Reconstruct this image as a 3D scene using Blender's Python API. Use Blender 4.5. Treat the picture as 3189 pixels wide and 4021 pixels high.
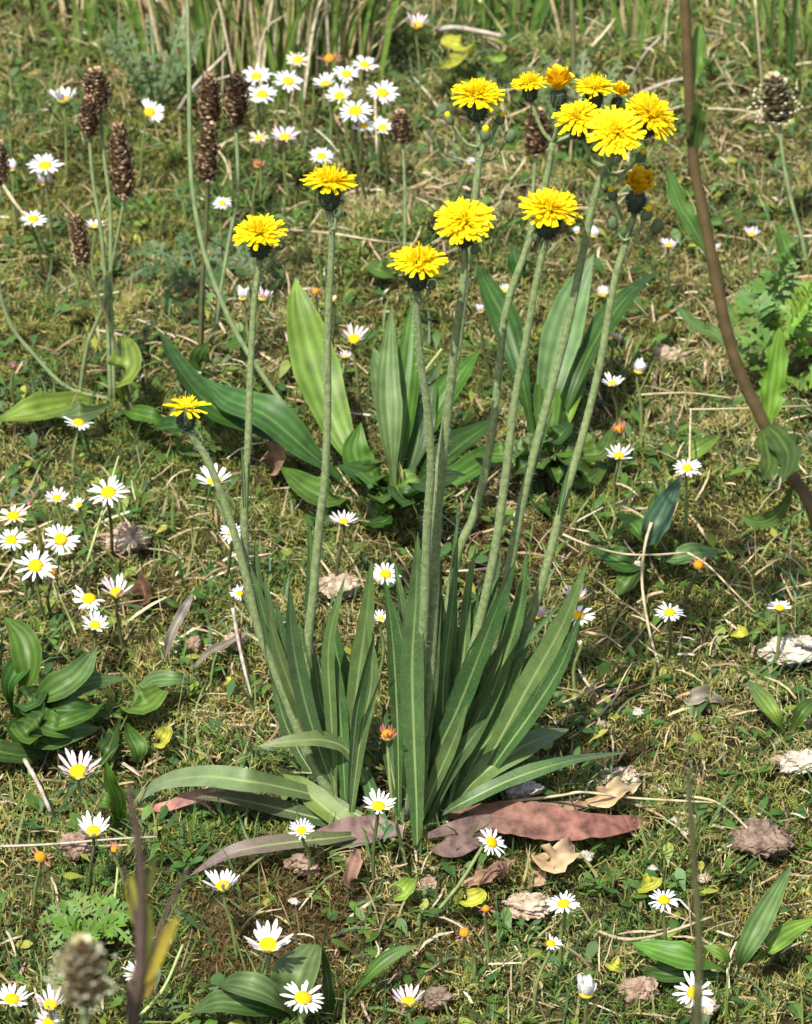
import bpy, math, random
import numpy as np
from mathutils import Vector, Matrix

for o in list(bpy.data.objects):
    bpy.data.objects.remove(o)
random.seed(7)
RNG = np.random.default_rng(11)
SC = bpy.context.scene
COLL = SC.collection

# ------------------------------------------------------------------ camera
FPX = 18000.0                       # focal length in pixels of the 3189 x 4021 photograph
PITCH = math.radians(30.0)
DBASE = 2.40                        # metres from the lens to the foot of the hawkweed
FWD = Vector((0, math.cos(PITCH), -math.sin(PITCH)))
UP = Vector((0, math.sin(PITCH), math.cos(PITCH)))
RIGHT = Vector((1, 0, 0))
K = 3189 / 1710.0                   # measured positions are noted on a 1710 wide scale


def ray(u, v):
    return FWD + RIGHT * ((u * K - 1594.5) / FPX) - UP * ((v * K - 2010.5) / FPX)


CAMPOS = -ray(880, 1755).normalized() * DBASE
cam_d = bpy.data.cameras.new('camera')
cam_d.sensor_fit = 'VERTICAL'
cam_d.sensor_height = 36.0
cam_d.sensor_width = 36.0
cam_d.lens = FPX / 4021 * 36.0
cam_d.clip_start = 0.05
cam_d.clip_end = 2000
cam_d.dof.use_dof = True
cam_d.dof.focus_distance = 2.33
cam_d.dof.aperture_fstop = 27.0
cam = bpy.data.objects.new('camera', cam_d)
cam.location = CAMPOS
cam.rotation_euler = (math.pi / 2 - PITCH, 0, 0)
COLL.objects.link(cam)
SC.camera = cam
SC.render.resolution_x = 812
SC.render.resolution_y = 1024

# ------------------------------------------------------------------ sky and sun
SUN_EL = math.radians(58)
SUN_H = Vector((-0.36, -0.80, 0)).normalized()      # towards the sun, on the ground plane
TO_SUN = SUN_H * math.cos(SUN_EL) + Vector((0, 0, math.sin(SUN_EL)))
w = bpy.data.worlds.new('World')
SC.world = w
w.use_nodes = True
nt = w.node_tree
sky = nt.nodes.new('ShaderNodeTexSky')
sky.sky_type = 'NISHITA'
sky.sun_disc = False
sky.air_density = 0.8
sky.dust_density = 3.0
sky.sun_elevation = SUN_EL
sky.sun_rotation = math.atan2(SUN_H.x, SUN_H.y)
nt.links.new(sky.outputs[0], nt.nodes['Background'].inputs[0])
nt.nodes['Background'].inputs[1].default_value = 0.125
sun_d = bpy.data.lights.new('sun', 'SUN')
sun_d.energy = 4.5
sun_d.angle = math.radians(0.5)
sun_d.color = (1.0, 0.955, 0.88)
sun = bpy.data.objects.new('sun', sun_d)
sun.rotation_euler = TO_SUN.to_track_quat('Z', 'Y').to_euler()
COLL.objects.link(sun)
SC.view_settings.view_transform = 'Standard'
SC.view_settings.look = 'None'
SC.view_settings.gamma = 1.0
SC.view_settings.exposure = 0.68
SC.render.engine = 'CYCLES'
SC.cycles.max_bounces = 6
SC.cycles.transparent_max_bounces = 6

# ------------------------------------------------------------------ ground shape
_g = np.random.default_rng(5)
_W = []
for lam, amp, n in ((0.42, 0.0060, 5), (0.17, 0.0034, 7), (0.075, 0.0024, 9), (0.036, 0.0013, 10)):
    for _ in range(n):
        a = _g.uniform(0, 2 * math.pi)
        l = lam * _g.uniform(0.7, 1.4)
        _W.append((math.cos(a) * 2 * math.pi / l, math.sin(a) * 2 * math.pi / l, _g.uniform(0, 6.28), amp / math.sqrt(n) * 1.5))


def gz(x, y):
    z = 0.0
    for kx, ky, ph, am in _W:
        z = z + am * np.sin(kx * x + ky * y + ph)
    return z


def vnoise(x, y, scale, seed):
    """smooth value noise 0..1, arrays"""
    r = np.random.default_rng(seed).random((128, 128))
    X = x / scale + 50.3
    Y = y / scale + 50.7
    xi = np.floor(X).astype(int)
    yi = np.floor(Y).astype(int)
    fx = X - xi
    fy = Y - yi
    fx = fx * fx * (3 - 2 * fx)
    fy = fy * fy * (3 - 2 * fy)
    g = lambda i, j: r[i % 128, j % 128]
    return (g(xi, yi) * (1 - fx) + g(xi + 1, yi) * fx) * (1 - fy) + (g(xi, yi + 1) * (1 - fx) + g(xi + 1, yi + 1) * fx) * fy


def fbm(x, y, scale, seed):
    return (vnoise(x, y, scale, seed) + 0.5 * vnoise(x, y, scale / 2.1, seed + 1) + 0.25 * vnoise(x, y, scale / 4.3, seed + 2)) / 1.75


def on_z(u, v, z):
    d = ray(u, v)
    t = (z - CAMPOS.z) / d.z
    return CAMPOS + d * t


def on_y(u, v, y):
    d = ray(u, v)
    t = (y - CAMPOS.y) / d.y
    return CAMPOS + d * t


def on_ground(u, v, h=0.0):
    z = h
    for _ in range(4):
        p = on_z(u, v, z)
        z = float(gz(p.x, p.y)) + h
    return on_z(u, v, z)


def mpp(p):
    """metres per unit of the 1710 scale at point p"""
    return (p - CAMPOS).dot(FWD) * K / FPX


# ------------------------------------------------------------------ materials
def new_mat(name):
    m = bpy.data.materials.new(name)
    m.use_nodes = True
    t = m.node_tree
    for n in list(t.nodes):
        t.nodes.remove(n)
    return m, t


def N(t, typ, **kw):
    n = t.nodes.new(typ)
    for k, v in kw.items():
        setattr(n, k, v)
    return n


def ramp_mult(t, col_out, scale, lo, hi, coord='Object', detail=4.0):
    """multiply a colour by a noise between lo and hi"""
    tc = N(t, 'ShaderNodeTexCoord')
    no = N(t, 'ShaderNodeTexNoise')
    no.inputs['Scale'].default_value = scale
    no.inputs['Detail'].default_value = detail
    t.links.new(tc.outputs[coord], no.inputs['Vector'])
    mr = N(t, 'ShaderNodeMapRange')
    mr.inputs[1].default_value = 0.3
    mr.inputs[2].default_value = 0.7
    mr.inputs[3].default_value = lo
    mr.inputs[4].default_value = hi
    t.links.new(no.outputs[0], mr.inputs[0])
    vm = N(t, 'ShaderNodeVectorMath', operation='SCALE')
    t.links.new(col_out, vm.inputs[0])
    t.links.new(mr.outputs[0], vm.inputs['Scale'])
    return vm.outputs[0], no.outputs[0]


def finish(t, col_out, rough=0.6, trans=0.2, bump=None, bump_s=0.2, bump_d=0.001, spec=0.3, sheen=0.0, tcol=(1.15, 1.2, 0.6)):
    p = N(t, 'ShaderNodeBsdfPrincipled')
    p.inputs['Roughness'].default_value = rough
    p.inputs['Specular IOR Level'].default_value = spec
    if sheen:
        p.inputs['Sheen Weight'].default_value = sheen
        p.inputs['Sheen Roughness'].default_value = 0.4
    t.links.new(col_out, p.inputs['Base Color'])
    out = N(t, 'ShaderNodeOutputMaterial')
    if bump is not None:
        b = N(t, 'ShaderNodeBump')
        b.inputs['Strength'].default_value = bump_s
        b.inputs['Distance'].default_value = bump_d
        t.links.new(bump, b.inputs['Height'])
        t.links.new(b.outputs[0], p.inputs['Normal'])
    if trans > 0:
        tr = N(t, 'ShaderNodeBsdfTranslucent')
        vm = N(t, 'ShaderNodeVectorMath', operation='MULTIPLY')
        vm.inputs[1].default_value = tcol
        t.links.new(col_out, vm.inputs[0])
        t.links.new(vm.outputs[0], tr.inputs[0])
        mx = N(t, 'ShaderNodeMixShader')
        mx.inputs[0].default_value = trans
        t.links.new(p.outputs[0], mx.inputs[1])
        t.links.new(tr.outputs[0], mx.inputs[2])
        t.links.new(mx.outputs[0], out.inputs[0])
    else:
        t.links.new(p.outputs[0], out.inputs[0])


def rgb(t, c):
    n = N(t, 'ShaderNodeRGB')
    n.outputs[0].default_value = (*c, 1)
    return n.outputs[0]


def mat_flat(name, c, scale=150, lo=0.75, hi=1.2, **kw):
    m, t = new_mat(name)
    col, h = ramp_mult(t, rgb(t, c), scale, lo, hi)
    kw.setdefault('bump', h)
    finish(t, col, **kw)
    return m


def mat_attr(name, scale=200, lo=0.75, hi=1.25, **kw):
    m, t = new_mat(name)
    a = N(t, 'ShaderNodeAttribute', attribute_name='Col')
    col, h = ramp_mult(t, a.outputs['Color'], scale, lo, hi)
    kw.setdefault('bump', h)
    finish(t, col, **kw)
    return m


def mat_leaf(name, veins, rib_c, rib_w, rib_f, scale=90, fuzz=0.0, trans=0.22, rough=0.5, spec=0.35, lo=0.72, hi=1.25):
    m, t = new_mat(name)
    a = N(t, 'ShaderNodeAttribute', attribute_name='Col')
    col, h = ramp_mult(t, a.outputs['Color'], scale, lo, hi, 'Object', 6.0)
    uv = N(t, 'ShaderNodeUVMap')
    sx = N(t, 'ShaderNodeSeparateXYZ')
    t.links.new(uv.outputs[0], sx.inputs[0])
    d = N(t, 'ShaderNodeMath', operation='SUBTRACT')
    d.inputs[1].default_value = 0.5
    t.links.new(sx.outputs[0], d.inputs[0])
    ab = N(t, 'ShaderNodeMath', operation='ABSOLUTE')
    t.links.new(d.outputs[0], ab.inputs[0])
    mr = N(t, 'ShaderNodeMapRange')
    mr.inputs[1].default_value = rib_w
    mr.inputs[2].default_value = rib_w * 0.4
    mr.inputs[3].default_value = 0
    mr.inputs[4].default_value = rib_f
    t.links.new(ab.outputs[0], mr.inputs[0])
    # the rib fades towards the tip
    fade = N(t, 'ShaderNodeMapRange')
    fade.inputs[1].default_value = 0.35
    fade.inputs[2].default_value = 0.95
    fade.inputs[3].default_value = 1.0
    fade.inputs[4].default_value = 0.15
    t.links.new(sx.outputs[1], fade.inputs[0])
    mu = N(t, 'ShaderNodeMath', operation='MULTIPLY')
    t.links.new(mr.outputs[0], mu.inputs[0])
    t.links.new(fade.outputs[0], mu.inputs[1])
    mix = N(t, 'ShaderNodeMix', data_type='RGBA')
    t.links.new(mu.outputs[0], mix.inputs[0])
    t.links.new(col, mix.inputs[6])
    mix.inputs[7].default_value = (*rib_c, 1)
    colo = mix.outputs[2]
    # lengthwise veins
    ms = N(t, 'ShaderNodeMath', operation='MULTIPLY')
    ms.inputs[1].default_value = veins * 2 * math.pi
    t.links.new(sx.outputs[0], ms.inputs[0])
    sn = N(t, 'ShaderNodeMath', operation='COSINE')
    t.links.new(ms.outputs[0], sn.inputs[0])
    ad = N(t, 'ShaderNodeMath', operation='ADD')
    t.links.new(sn.outputs[0], ad.inputs[0])
    t.links.new(h, ad.inputs[1])
    if fuzz:
        tc = N(t, 'ShaderNodeTexCoord')
        no = N(t, 'ShaderNodeTexNoise')
        no.inputs['Scale'].default_value = 1400
        no.inputs['Detail'].default_value = 1
        t.links.new(tc.outputs['Object'], no.inputs['Vector'])
        mr2 = N(t, 'ShaderNodeMapRange')
        mr2.inputs[1].default_value = 0.52
        mr2.inputs[2].default_value = 0.72
        mr2.inputs[3].default_value = 0
        mr2.inputs[4].default_value = fuzz
        t.links.new(no.outputs[0], mr2.inputs[0])
        mix2 = N(t, 'ShaderNodeMix', data_type='RGBA')
        t.links.new(mr2.outputs[0], mix2.inputs[0])
        t.links.new(colo, mix2.inputs[6])
        mix2.inputs[7].default_value = (0.32, 0.40, 0.26, 1)
        colo = mix2.outputs[2]
    if veins:
        mv = N(t, 'ShaderNodeMapRange')
        mv.inputs[1].default_value = -1
        mv.inputs[2].default_value = 1
        mv.inputs[3].default_value = 0.84
        mv.inputs[4].default_value = 1.22
        t.links.new(sn.outputs[0], mv.inputs[0])
        vv = N(t, 'ShaderNodeVectorMath', operation='SCALE')
        t.links.new(colo, vv.inputs[0])
        t.links.new(mv.outputs[0], vv.inputs['Scale'])
        colo = vv.outputs[0]
    finish(t, colo, rough=rough, trans=trans, bump=ad.outputs[0], bump_s=0.22, bump_d=0.0005, spec=spec, sheen=0.25 if fuzz else 0)
    return m


M = {}
M['soil'] = mat_flat('soil', (0.045, 0.040, 0.016), 60, 0.5, 1.5, rough=0.95, trans=0, bump_s=0.6, bump_d=0.004, spec=0.1)
M['moss'] = mat_attr('moss', 260, 0.7, 1.3, rough=0.75, trans=0.22, spec=0.15, bump=None)
M['grass'] = mat_attr('grass', 160, 0.75, 1.25, rough=0.5, trans=0.25, spec=0.3, bump=None)
M['litter'] = mat_attr('litter', 260, 0.65, 1.25, rough=0.8, trans=0.08, spec=0.15, bump=None)
M['hawk_leaf'] = mat_leaf('hawkweed_leaf', 0, (0.27, 0.36, 0.13), 0.075, 0.9, fuzz=0.22)
M['plantain_leaf'] = mat_leaf('plantain_leaf', 4, (0.20, 0.30, 0.07), 0.03, 0.4)
M['dead_leaf'] = mat_leaf('dead_leaf', 2, (0.30, 0.22, 0.13), 0.04, 0.4, trans=0.1, rough=0.8, spec=0.15, scale=120, lo=0.6, hi=1.3)
M['red_leaf'] = mat_leaf('reddened_leaf', 0, (0.22, 0.15, 0.11), 0.03, 0.35, trans=0.12, rough=0.65, spec=0.2, scale=150, lo=0.4, hi=1.45)
M['hawk_stem'] = mat_flat('hawkweed_stem', (0.165, 0.215, 0.085), 400, 0.7, 1.35, rough=0.65, trans=0.0, sheen=0.15, bump_s=0.3, bump_d=0.0005)
M['hair'] = mat_flat('pale_hair', (0.36, 0.42, 0.30), 100, 0.8, 1.2, rough=0.6, trans=0.3, bump=None, tcol=(1, 1, 1))
M['dark_hair'] = mat_flat('dark_hair', (0.045, 0.055, 0.030), 100, 0.8, 1.2, rough=0.7, trans=0.0, bump=None)
M['cup'] = mat_flat('bract_green', (0.050, 0.072, 0.040), 600, 0.5, 1.6, rough=0.7, trans=0.0, bump_s=0.5, bump_d=0.0006)
M['bud'] = mat_flat('bud_green', (0.105, 0.150, 0.070), 500, 0.6, 1.5, rough=0.7, trans=0.0, bump_s=0.5, bump_d=0.0006)
M['yellow'] = mat_flat('hawkweed_yellow', (0.92, 0.75, 0.012), 300, 0.92, 1.06, rough=0.55, trans=0.42, bump=None, tcol=(1.0, 0.95, 0.5), spec=0.2)
M['orange'] = mat_flat('closed_yellow', (0.90, 0.61, 0.010), 300, 0.75, 1.1, rough=0.55, trans=0.25, bump=None, tcol=(1.0, 0.9, 0.5), spec=0.2)
M['white'] = mat_flat('daisy_white', (0.80, 0.80, 0.80), 250, 0.93, 1.03, rough=0.55, trans=0.25, bump=None, tcol=(1.0, 1.0, 1.0), spec=0.25)
M['pink'] = mat_flat('daisy_pink', (0.74, 0.62, 0.68), 300, 0.75, 1.15, rough=0.55, trans=0.25, bump=None, tcol=(1.0, 0.95, 1.0), spec=0.2)
M['cream'] = mat_flat('daisy_cream', (0.66, 0.60, 0.45), 300, 0.75, 1.15, rough=0.6, trans=0.2, bump=None, tcol=(1, 1, 1), spec=0.2)
M['withered'] = mat_flat('withered_petal', (0.40, 0.16, 0.14), 400, 0.6, 1.3, rough=0.8, trans=0.15, bump=None, tcol=(1, 1, 1), spec=0.1)
M['disc'] = mat_flat('daisy_disc', (0.82, 0.50, 0.008), 900, 0.78, 1.12, rough=0.7, trans=0.0, bump_s=0.6, bump_d=0.0006, spec=0.2)
M['disc_old'] = mat_flat('old_disc', (0.62, 0.30, 0.020), 900, 0.6, 1.2, rough=0.8, trans=0.0, bump_s=0.6, bump_d=0.0006, spec=0.15)
M['daisy_stem'] = mat_flat('daisy_stem', (0.16, 0.20, 0.065), 200, 0.7, 1.3, rough=0.6, trans=0.0)
M['calyx'] = mat_flat('daisy_calyx', (0.075, 0.115, 0.035), 400, 0.7, 1.3, rough=0.6, trans=0.0)
M['stalk'] = mat_flat('plantain_stalk', (0.185, 0.240, 0.105), 150, 0.75, 1.25, rough=0.55, trans=0.0, bump_s=0.3, bump_d=0.0005)
M['stalk_dark'] = mat_flat('plantain_stalk_dark', (0.085, 0.090, 0.035), 150, 0.75, 1.25, rough=0.6, trans=0.0)
M['seed'] = mat_attr('seed_head', 500, 0.6, 1.3, rough=0.85, trans=0.05, spec=0.1)
M['red_stem'] = mat_flat('reddish_stem', (0.105, 0.075, 0.032), 120, 0.7, 1.3, rough=0.55, trans=0.0)
M['purple_stem'] = mat_flat('purplish_stem', (0.095, 0.065, 0.050), 120, 0.7, 1.3, rough=0.6, trans=0.0)
M['straw'] = mat_flat('straw', (0.46, 0.38, 0.23), 180, 0.6, 1.2, rough=0.7, trans=0.0, bump_s=0.4, bump_d=0.0005)
M['twig'] = mat_flat('pale_twig', (0.42, 0.36, 0.29), 180, 0.55, 1.2, rough=0.8, trans=0.0, bump_s=0.5, bump_d=0.0006)
M['green_straw'] = mat_flat('pale_green_stalk', (0.33, 0.38, 0.14), 180, 0.75, 1.2, rough=0.6, trans=0.0)


def mat_stone(name, c, dark):
    m, t = new_mat(name)
    tc = N(t, 'ShaderNodeTexCoord')
    no = N(t, 'ShaderNodeTexNoise')
    no.inputs['Scale'].default_value = 170
    no.inputs['Detail'].default_value = 8
    no.inputs['Roughness'].default_value = 0.7
    t.links.new(tc.outputs['Object'], no.inputs['Vector'])
    cr = N(t, 'ShaderNodeValToRGB')
    cr.color_ramp.elements[0].position = 0.36
    cr.color_ramp.elements[0].color = (*dark, 1)
    cr.color_ramp.elements[1].position = 0.60
    cr.color_ramp.elements[1].color = (*c, 1)
    t.links.new(no.outputs[0], cr.inputs[0])
    finish(t, cr.outputs[0], rough=0.9, trans=0, bump=no.outputs[0], bump_s=0.9, bump_d=0.003, spec=0.15)
    return m


M['stone_tan'] = mat_stone('stone_tan', (0.58, 0.49, 0.36), (0.24, 0.16, 0.10))
M['stone_white'] = mat_stone('stone_white', (0.66, 0.61, 0.52), (0.32, 0.27, 0.19))
M['stone_brown'] = mat_stone('clod_brown', (0.30, 0.22, 0.16), (0.09, 0.06, 0.045))
M['stone_pink'] = mat_stone('stone_pink', (0.42, 0.30, 0.22), (0.18, 0.12, 0.08))


# ------------------------------------------------------------------ mesh helpers
def mesh_np(name, verts, quads, mat, col=None, uv=None, smooth=True):
    me = bpy.data.meshes.new(name)
    nv, nq = len(verts), len(quads)
    me.vertices.add(nv)
    me.vertices.foreach_set('co', np.asarray(verts, np.float32).ravel())
    me.loops.add(nq * 4)
    me.loops.foreach_set('vertex_index', np.asarray(quads, np.int32).ravel())
    me.polygons.add(nq)
    me.polygons.foreach_set('loop_start', np.arange(0, nq * 4, 4, dtype=np.int32))
    if smooth:
        me.polygons.foreach_set('use_smooth', np.ones(nq, bool))
    if col is not None:
        a = me.color_attributes.new('Col', 'FLOAT_COLOR', 'POINT')
        c4 = np.ones((nv, 4), np.float32)
        c4[:, :3] = col
        a.data.foreach_set('color', c4.ravel())
    if uv is not None:
        l = me.uv_layers.new(name='UVMap')
        l.data.foreach_set('uv', np.asarray(uv, np.float32)[np.asarray(quads).ravel()].ravel())
    me.update(calc_edges=True)
    me.validate()
    me.materials.append(mat)
    return me


def mesh_py(name, verts, faces, mat, smooth=True, col=None):
    me = bpy.data.meshes.new(name)
    me.from_pydata([tuple(v) for v in verts], [], faces)
    if smooth:
        for p in me.polygons:
            p.use_smooth = True
    if col is not None:
        a = me.color_attributes.new('Col', 'FLOAT_COLOR', 'POINT')
        for i, c in enumerate(col):
            a.data[i].color = (*c, 1)
    me.materials.append(mat)
    me.update()
    return me


def link(name, me, parent=None, loc=None, mat4=None):
    o = bpy.data.objects.new(name, me)
    COLL.objects.link(o)
    if parent is not None:
        o.parent = parent
    if mat4 is not None:
        o.matrix_local = mat4
    elif loc is not None:
        o.location = loc
    return o


def tag(o, label, cat, group=None, kind=None):
    o['label'] = label
    if cat:
        o['category'] = cat
    if group:
        o['group'] = group
    if kind:
        o['kind'] = kind
    return o


def thing(name, label, cat, loc, group=None):
    o = bpy.data.objects.new(name, None)
    o.empty_display_size = 0.01
    o.location = loc
    COLL.objects.link(o)
    return tag(o, label, cat, group)


def catmull(pts, n):
    P = [Vector(p) for p in pts]
    if len(P) == 2:
        return [P[0].lerp(P[1], i / (n - 1)) for i in range(n)]
    P = [P[0] * 2 - P[1]] + P + [P[-1] * 2 - P[-2]]
    segs = len(P) - 3
    out = []
    for i in range(n):
        s = i / (n - 1) * segs
        k = min(int(s), segs - 1)
        f = s - k
        a, b, c, d = P[k:k + 4]
        out.append(0.5 * ((2 * b) + (c - a) * f + (2 * a - 5 * b + 4 * c - d) * f * f + (3 * b - a - 3 * c + d) * f ** 3))
    return out


def tube_mesh(name, pts, r0, r1, mat, n=18, k=7, rfun=None, jitter=0.0):
    S = catmull(pts, n)
    V, F = [], []
    nrm = Vector((0.3, -1, 0.2))
    for i, p in enumerate(S):
        t = (S[min(i + 1, n - 1)] - S[max(i - 1, 0)]).normalized()
        a = (nrm - t * nrm.dot(t)).normalized()
        b = t.cross(a)
        f = i / (n - 1)
        r = r0 + (r1 - r0) * f
        if rfun:
            r *= rfun(f)
        if jitter:
            r *= 1 + random.uniform(-jitter, jitter)
        for j in range(k):
            an = 2 * math.pi * j / k
            V.append(p + a * (math.cos(an) * r) + b * (math.sin(an) * r))
    for i in range(n - 1):
        for j in range(k):
            F.append((i * k + j, i * k + (j + 1) % k, (i + 1) * k + (j + 1) % k, (i + 1) * k + j))
    V.append(S[-1] + (S[-1] - S[-2]).normalized() * (r1 * 0.6))
    e = len(V) - 1
    for j in range(k):
        F.append(((n - 1) * k + j, (n - 1) * k + (j + 1) % k, e))
    V.append(S[0])
    e = len(V) - 1
    for j in range(k):
        F.append(((j + 1) % k, j, e))
    return mesh_py(name, V, F, mat)


def tube(name, pts, r0, r1, mat, parent=None, **kw):
    """pts in world space; parent is an empty without rotation"""
    off = Vector(parent.location) if parent is not None else Vector((0, 0, 0))
    return link(name, tube_mesh(name, [Vector(p) - off for p in pts], r0, r1, mat, **kw), parent)


PROF_HAWK = ([0, .12, .35, .58, .78, .92, 1], [.32, .48, .86, 1, .72, .36, .02])
PROF_NARROW = ([0, .2, .4, .7, .9, 1], [.75, 1, .95, .7, .35, .02])
PROF_PLANT = ([0, .15, .32, .52, .72, .88, 1], [.16, .26, .68, 1, .76, .38, .02])
PROF_OVAL = ([0, .12, .3, .55, .8, .94, 1], [.12, .45, .9, 1, .75, .42, .05])


def leaf_mesh(name, pts, width, col, tip=None, prof=PROF_HAWK, fold=0.35, wave=0.0, nref=(0, -0.8, 0.6), twist=0.0, mat=None, n=18, ragged=0.0, bend=0.0):
    S = catmull(pts, n)
    ss = (-1, -.7, -.35, 0, .35, .7, 1)
    k = len(ss)
    col = np.array(col)
    tipc = col if tip is None else np.array(tip)
    V = np.zeros((n * k, 3))
    C = np.zeros((n * k, 3))
    UVs = np.zeros((n * k, 2))
    nr = Vector(nref).normalized()
    ph = random.uniform(0, 6)
    for i, p in enumerate(S):
        t = (S[min(i + 1, n - 1)] - S[max(i - 1, 0)]).normalized()
        a = nr - t * nr.dot(t)
        if a.length < 0.05:
            a = Vector((0.2, 0.1, 1)) - t * t.z
        a.normalize()
        f = i / (n - 1)
        a = Matrix.Rotation(twist * (f - 0.3), 3, t) @ a
        side = t.cross(a).normalized()
        wd = width * 0.5 * float(np.interp(f, *prof))
        for j, s in enumerate(ss):
            rr = 1 + (random.uniform(-ragged, ragged) if abs(s) == 1 else 0)
            off = side * (s * wd * rr) + a * (fold * abs(s) ** 1.2 * wd)
            if wave:
                off += a * (wave * wd * abs(s) * math.sin(f * 17 + ph + (2.1 if s > 0 else 0)))
            if bend:
                off -= a * (bend * wd * s * s)
            q = p + off
            V[i * k + j] = q
            mixf = min(1, max(0, (f - 0.35) / 0.5))
            C[i * k + j] = col * (1 - mixf) + tipc * mixf
            UVs[i * k + j] = ((s + 1) / 2, f)
    Q = [(i * k + j, i * k + j + 1, (i + 1) * k + j + 1, (i + 1) * k + j) for i in range(n - 1) for j in range(k - 1)]
    return mesh_np(name, V, Q, mat, C, UVs)


def leaf(name, parent, pts, width, col, **kw):
    off = Vector(parent.location) if parent is not None else Vector((0, 0, 0))
    kw.setdefault('mat', M['hawk_leaf'])
    return link(name, leaf_mesh(name, [Vector(p) - off for p in pts], width, col, **kw), parent)


def px_curve(pix, y0=None, y1=None, z0=0.004, pw=1.0):
    """pixels base -> tip. The base lies on the ground (or at depth y0), the tip at depth y1 (absolute)."""
    n = len(pix)
    if y0 is None:
        b = on_ground(*pix[0], h=z0)
        y0 = b.y
    if y1 is None:
        y1 = y0
    L = [0.0]
    for i in range(1, n):
        L.append(L[-1] + math.hypot(pix[i][0] - pix[i - 1][0], pix[i][1] - pix[i - 1][1]))
    out = []
    for i in range(n):
        f = (L[i] / L[-1]) ** pw
        out.append(on_y(pix[i][0], pix[i][1], y0 + (y1 - y0) * f))
    return out


def ground_curve(pix, hs):
    """pixels along something that lies near the ground at heights hs"""
    if not hasattr(hs, '__len__'):
        hs = [hs] * len(pix)
    return [on_ground(u, v, h) for (u, v), h in zip(pix, hs)]


def strips(name, P, az, el, length, width, curl, azc, roll, col, S, mat, prof, tipdark=None):
    """many narrow curved strips as one mesh"""
    n = len(P)
    V = np.zeros((n, S + 1, 2, 3), np.float32)
    pos = P.copy()
    for i in range(S + 1):
        f = i / S
        e = el + curl * f
        a = az + azc * f
        d = np.stack([np.cos(e) * np.cos(a), np.cos(e) * np.sin(a), np.sin(e)], 1)
        h = np.stack([-np.sin(a), np.cos(a), np.zeros(n)], 1)
        b = np.cross(d, h)
        side = h * np.cos(roll)[:, None] + b * np.sin(roll)[:, None]
        wd = (width * 0.5 * np.interp(f, *prof))[:, None]
        V[:, i, 0] = pos - side * wd
        V[:, i, 1] = pos + side * wd
        pos = pos + d * (length / S)[:, None]
    base = (np.arange(n) * (S + 1) * 2)[:, None]
    i = np.arange(S)[None, :] * 2
    q = np.stack([base + i, base + i + 1, base + i + 3, base + i + 2], 2).reshape(-1, 4)
    C = np.repeat(col[:, None, :], (S + 1) * 2, 1).reshape(-1, 3)
    return mesh_np(name, V.reshape(-1, 3), q, mat, C)


# ------------------------------------------------------------------ the ground
ax = np.concatenate([-np.geomspace(400, 1.62, 22), np.linspace(-1.6, 1.6, 230), np.geomspace(1.62, 400, 22)])
ay = np.concatenate([-np.geomspace(400, 1.22, 22), np.linspace(-1.2, 2.4, 260), np.geomspace(2.42, 400, 22)])
GX, GY = np.meshgrid(ax, ay, indexing='ij')
GZ = gz(GX, GY) * np.clip(1.6 - np.hypot(GX, GY - 0.5) / 4, 0, 1) - 0.003
gv = np.stack([GX, GY, GZ], 2).reshape(-1, 3)
ni, nj = len(ax), len(ay)
I, J = np.meshgrid(np.arange(ni - 1), np.arange(nj - 1), indexing='ij')
gq = np.stack([I * nj + J, (I + 1) * nj + J, (I + 1) * nj + J + 1, I * nj + J + 1], 2).reshape(-1, 4)
ground = link('ground', mesh_np('ground', gv, gq, M['soil']))
tag(ground, 'mossy earth of the meadow under all the plants', 'ground', kind='structure')


def frame_edge(y):
    """half width of the photographed strip at depth y"""
    d = np.hypot(y - CAMPOS.y, CAMPOS.z)
    return 0.0886 * d


def scatter(n_in, margin=0.22, far=0.02):
    """points: dense where the photograph looks, thinner to the sides, sparse further out"""
    out = []
    y = RNG.uniform(-0.24, 1.16, n_in * 2)
    x = RNG.uniform(-0.36, 0.36, n_in * 2)
    ok = np.abs(x) < frame_edge(y) + 0.05
    x, y = x[ok][:n_in], y[ok][:n_in]
    out.append(np.stack([x, y], 1))
    area = 0.72
    m = int(n_in / area * margin * 1.9)
    y = RNG.uniform(-0.45, 1.55, m)
    x = RNG.uniform(-0.75, 0.75, m)
    ok = (np.abs(x) > frame_edge(y) + 0.05) | (y < -0.24) | (y > 1.16)
    out.append(np.stack([x[ok], y[ok]], 1))
    m = int(n_in / area * far * 12)
    y = RNG.uniform(-1.1, 2.35, m)
    x = RNG.uniform(-1.6, 1.6, m)
    ok = (np.abs(x) > 0.75) | (y < -0.45) | (y > 1.55)
    out.append(np.stack([x[ok], y[ok]], 1))
    return np.concatenate(out)


def pick(cols, wts, n, var=0.2):
    c = np.array(cols)
    p = np.array(wts, float)
    idx = RNG.choice(len(c), n, p=p / p.sum())
    return c[idx] * RNG.uniform(1 - var, 1 + var, (n, 1)) * RNG.uniform(0.93, 1.07, (n, 3))


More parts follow.
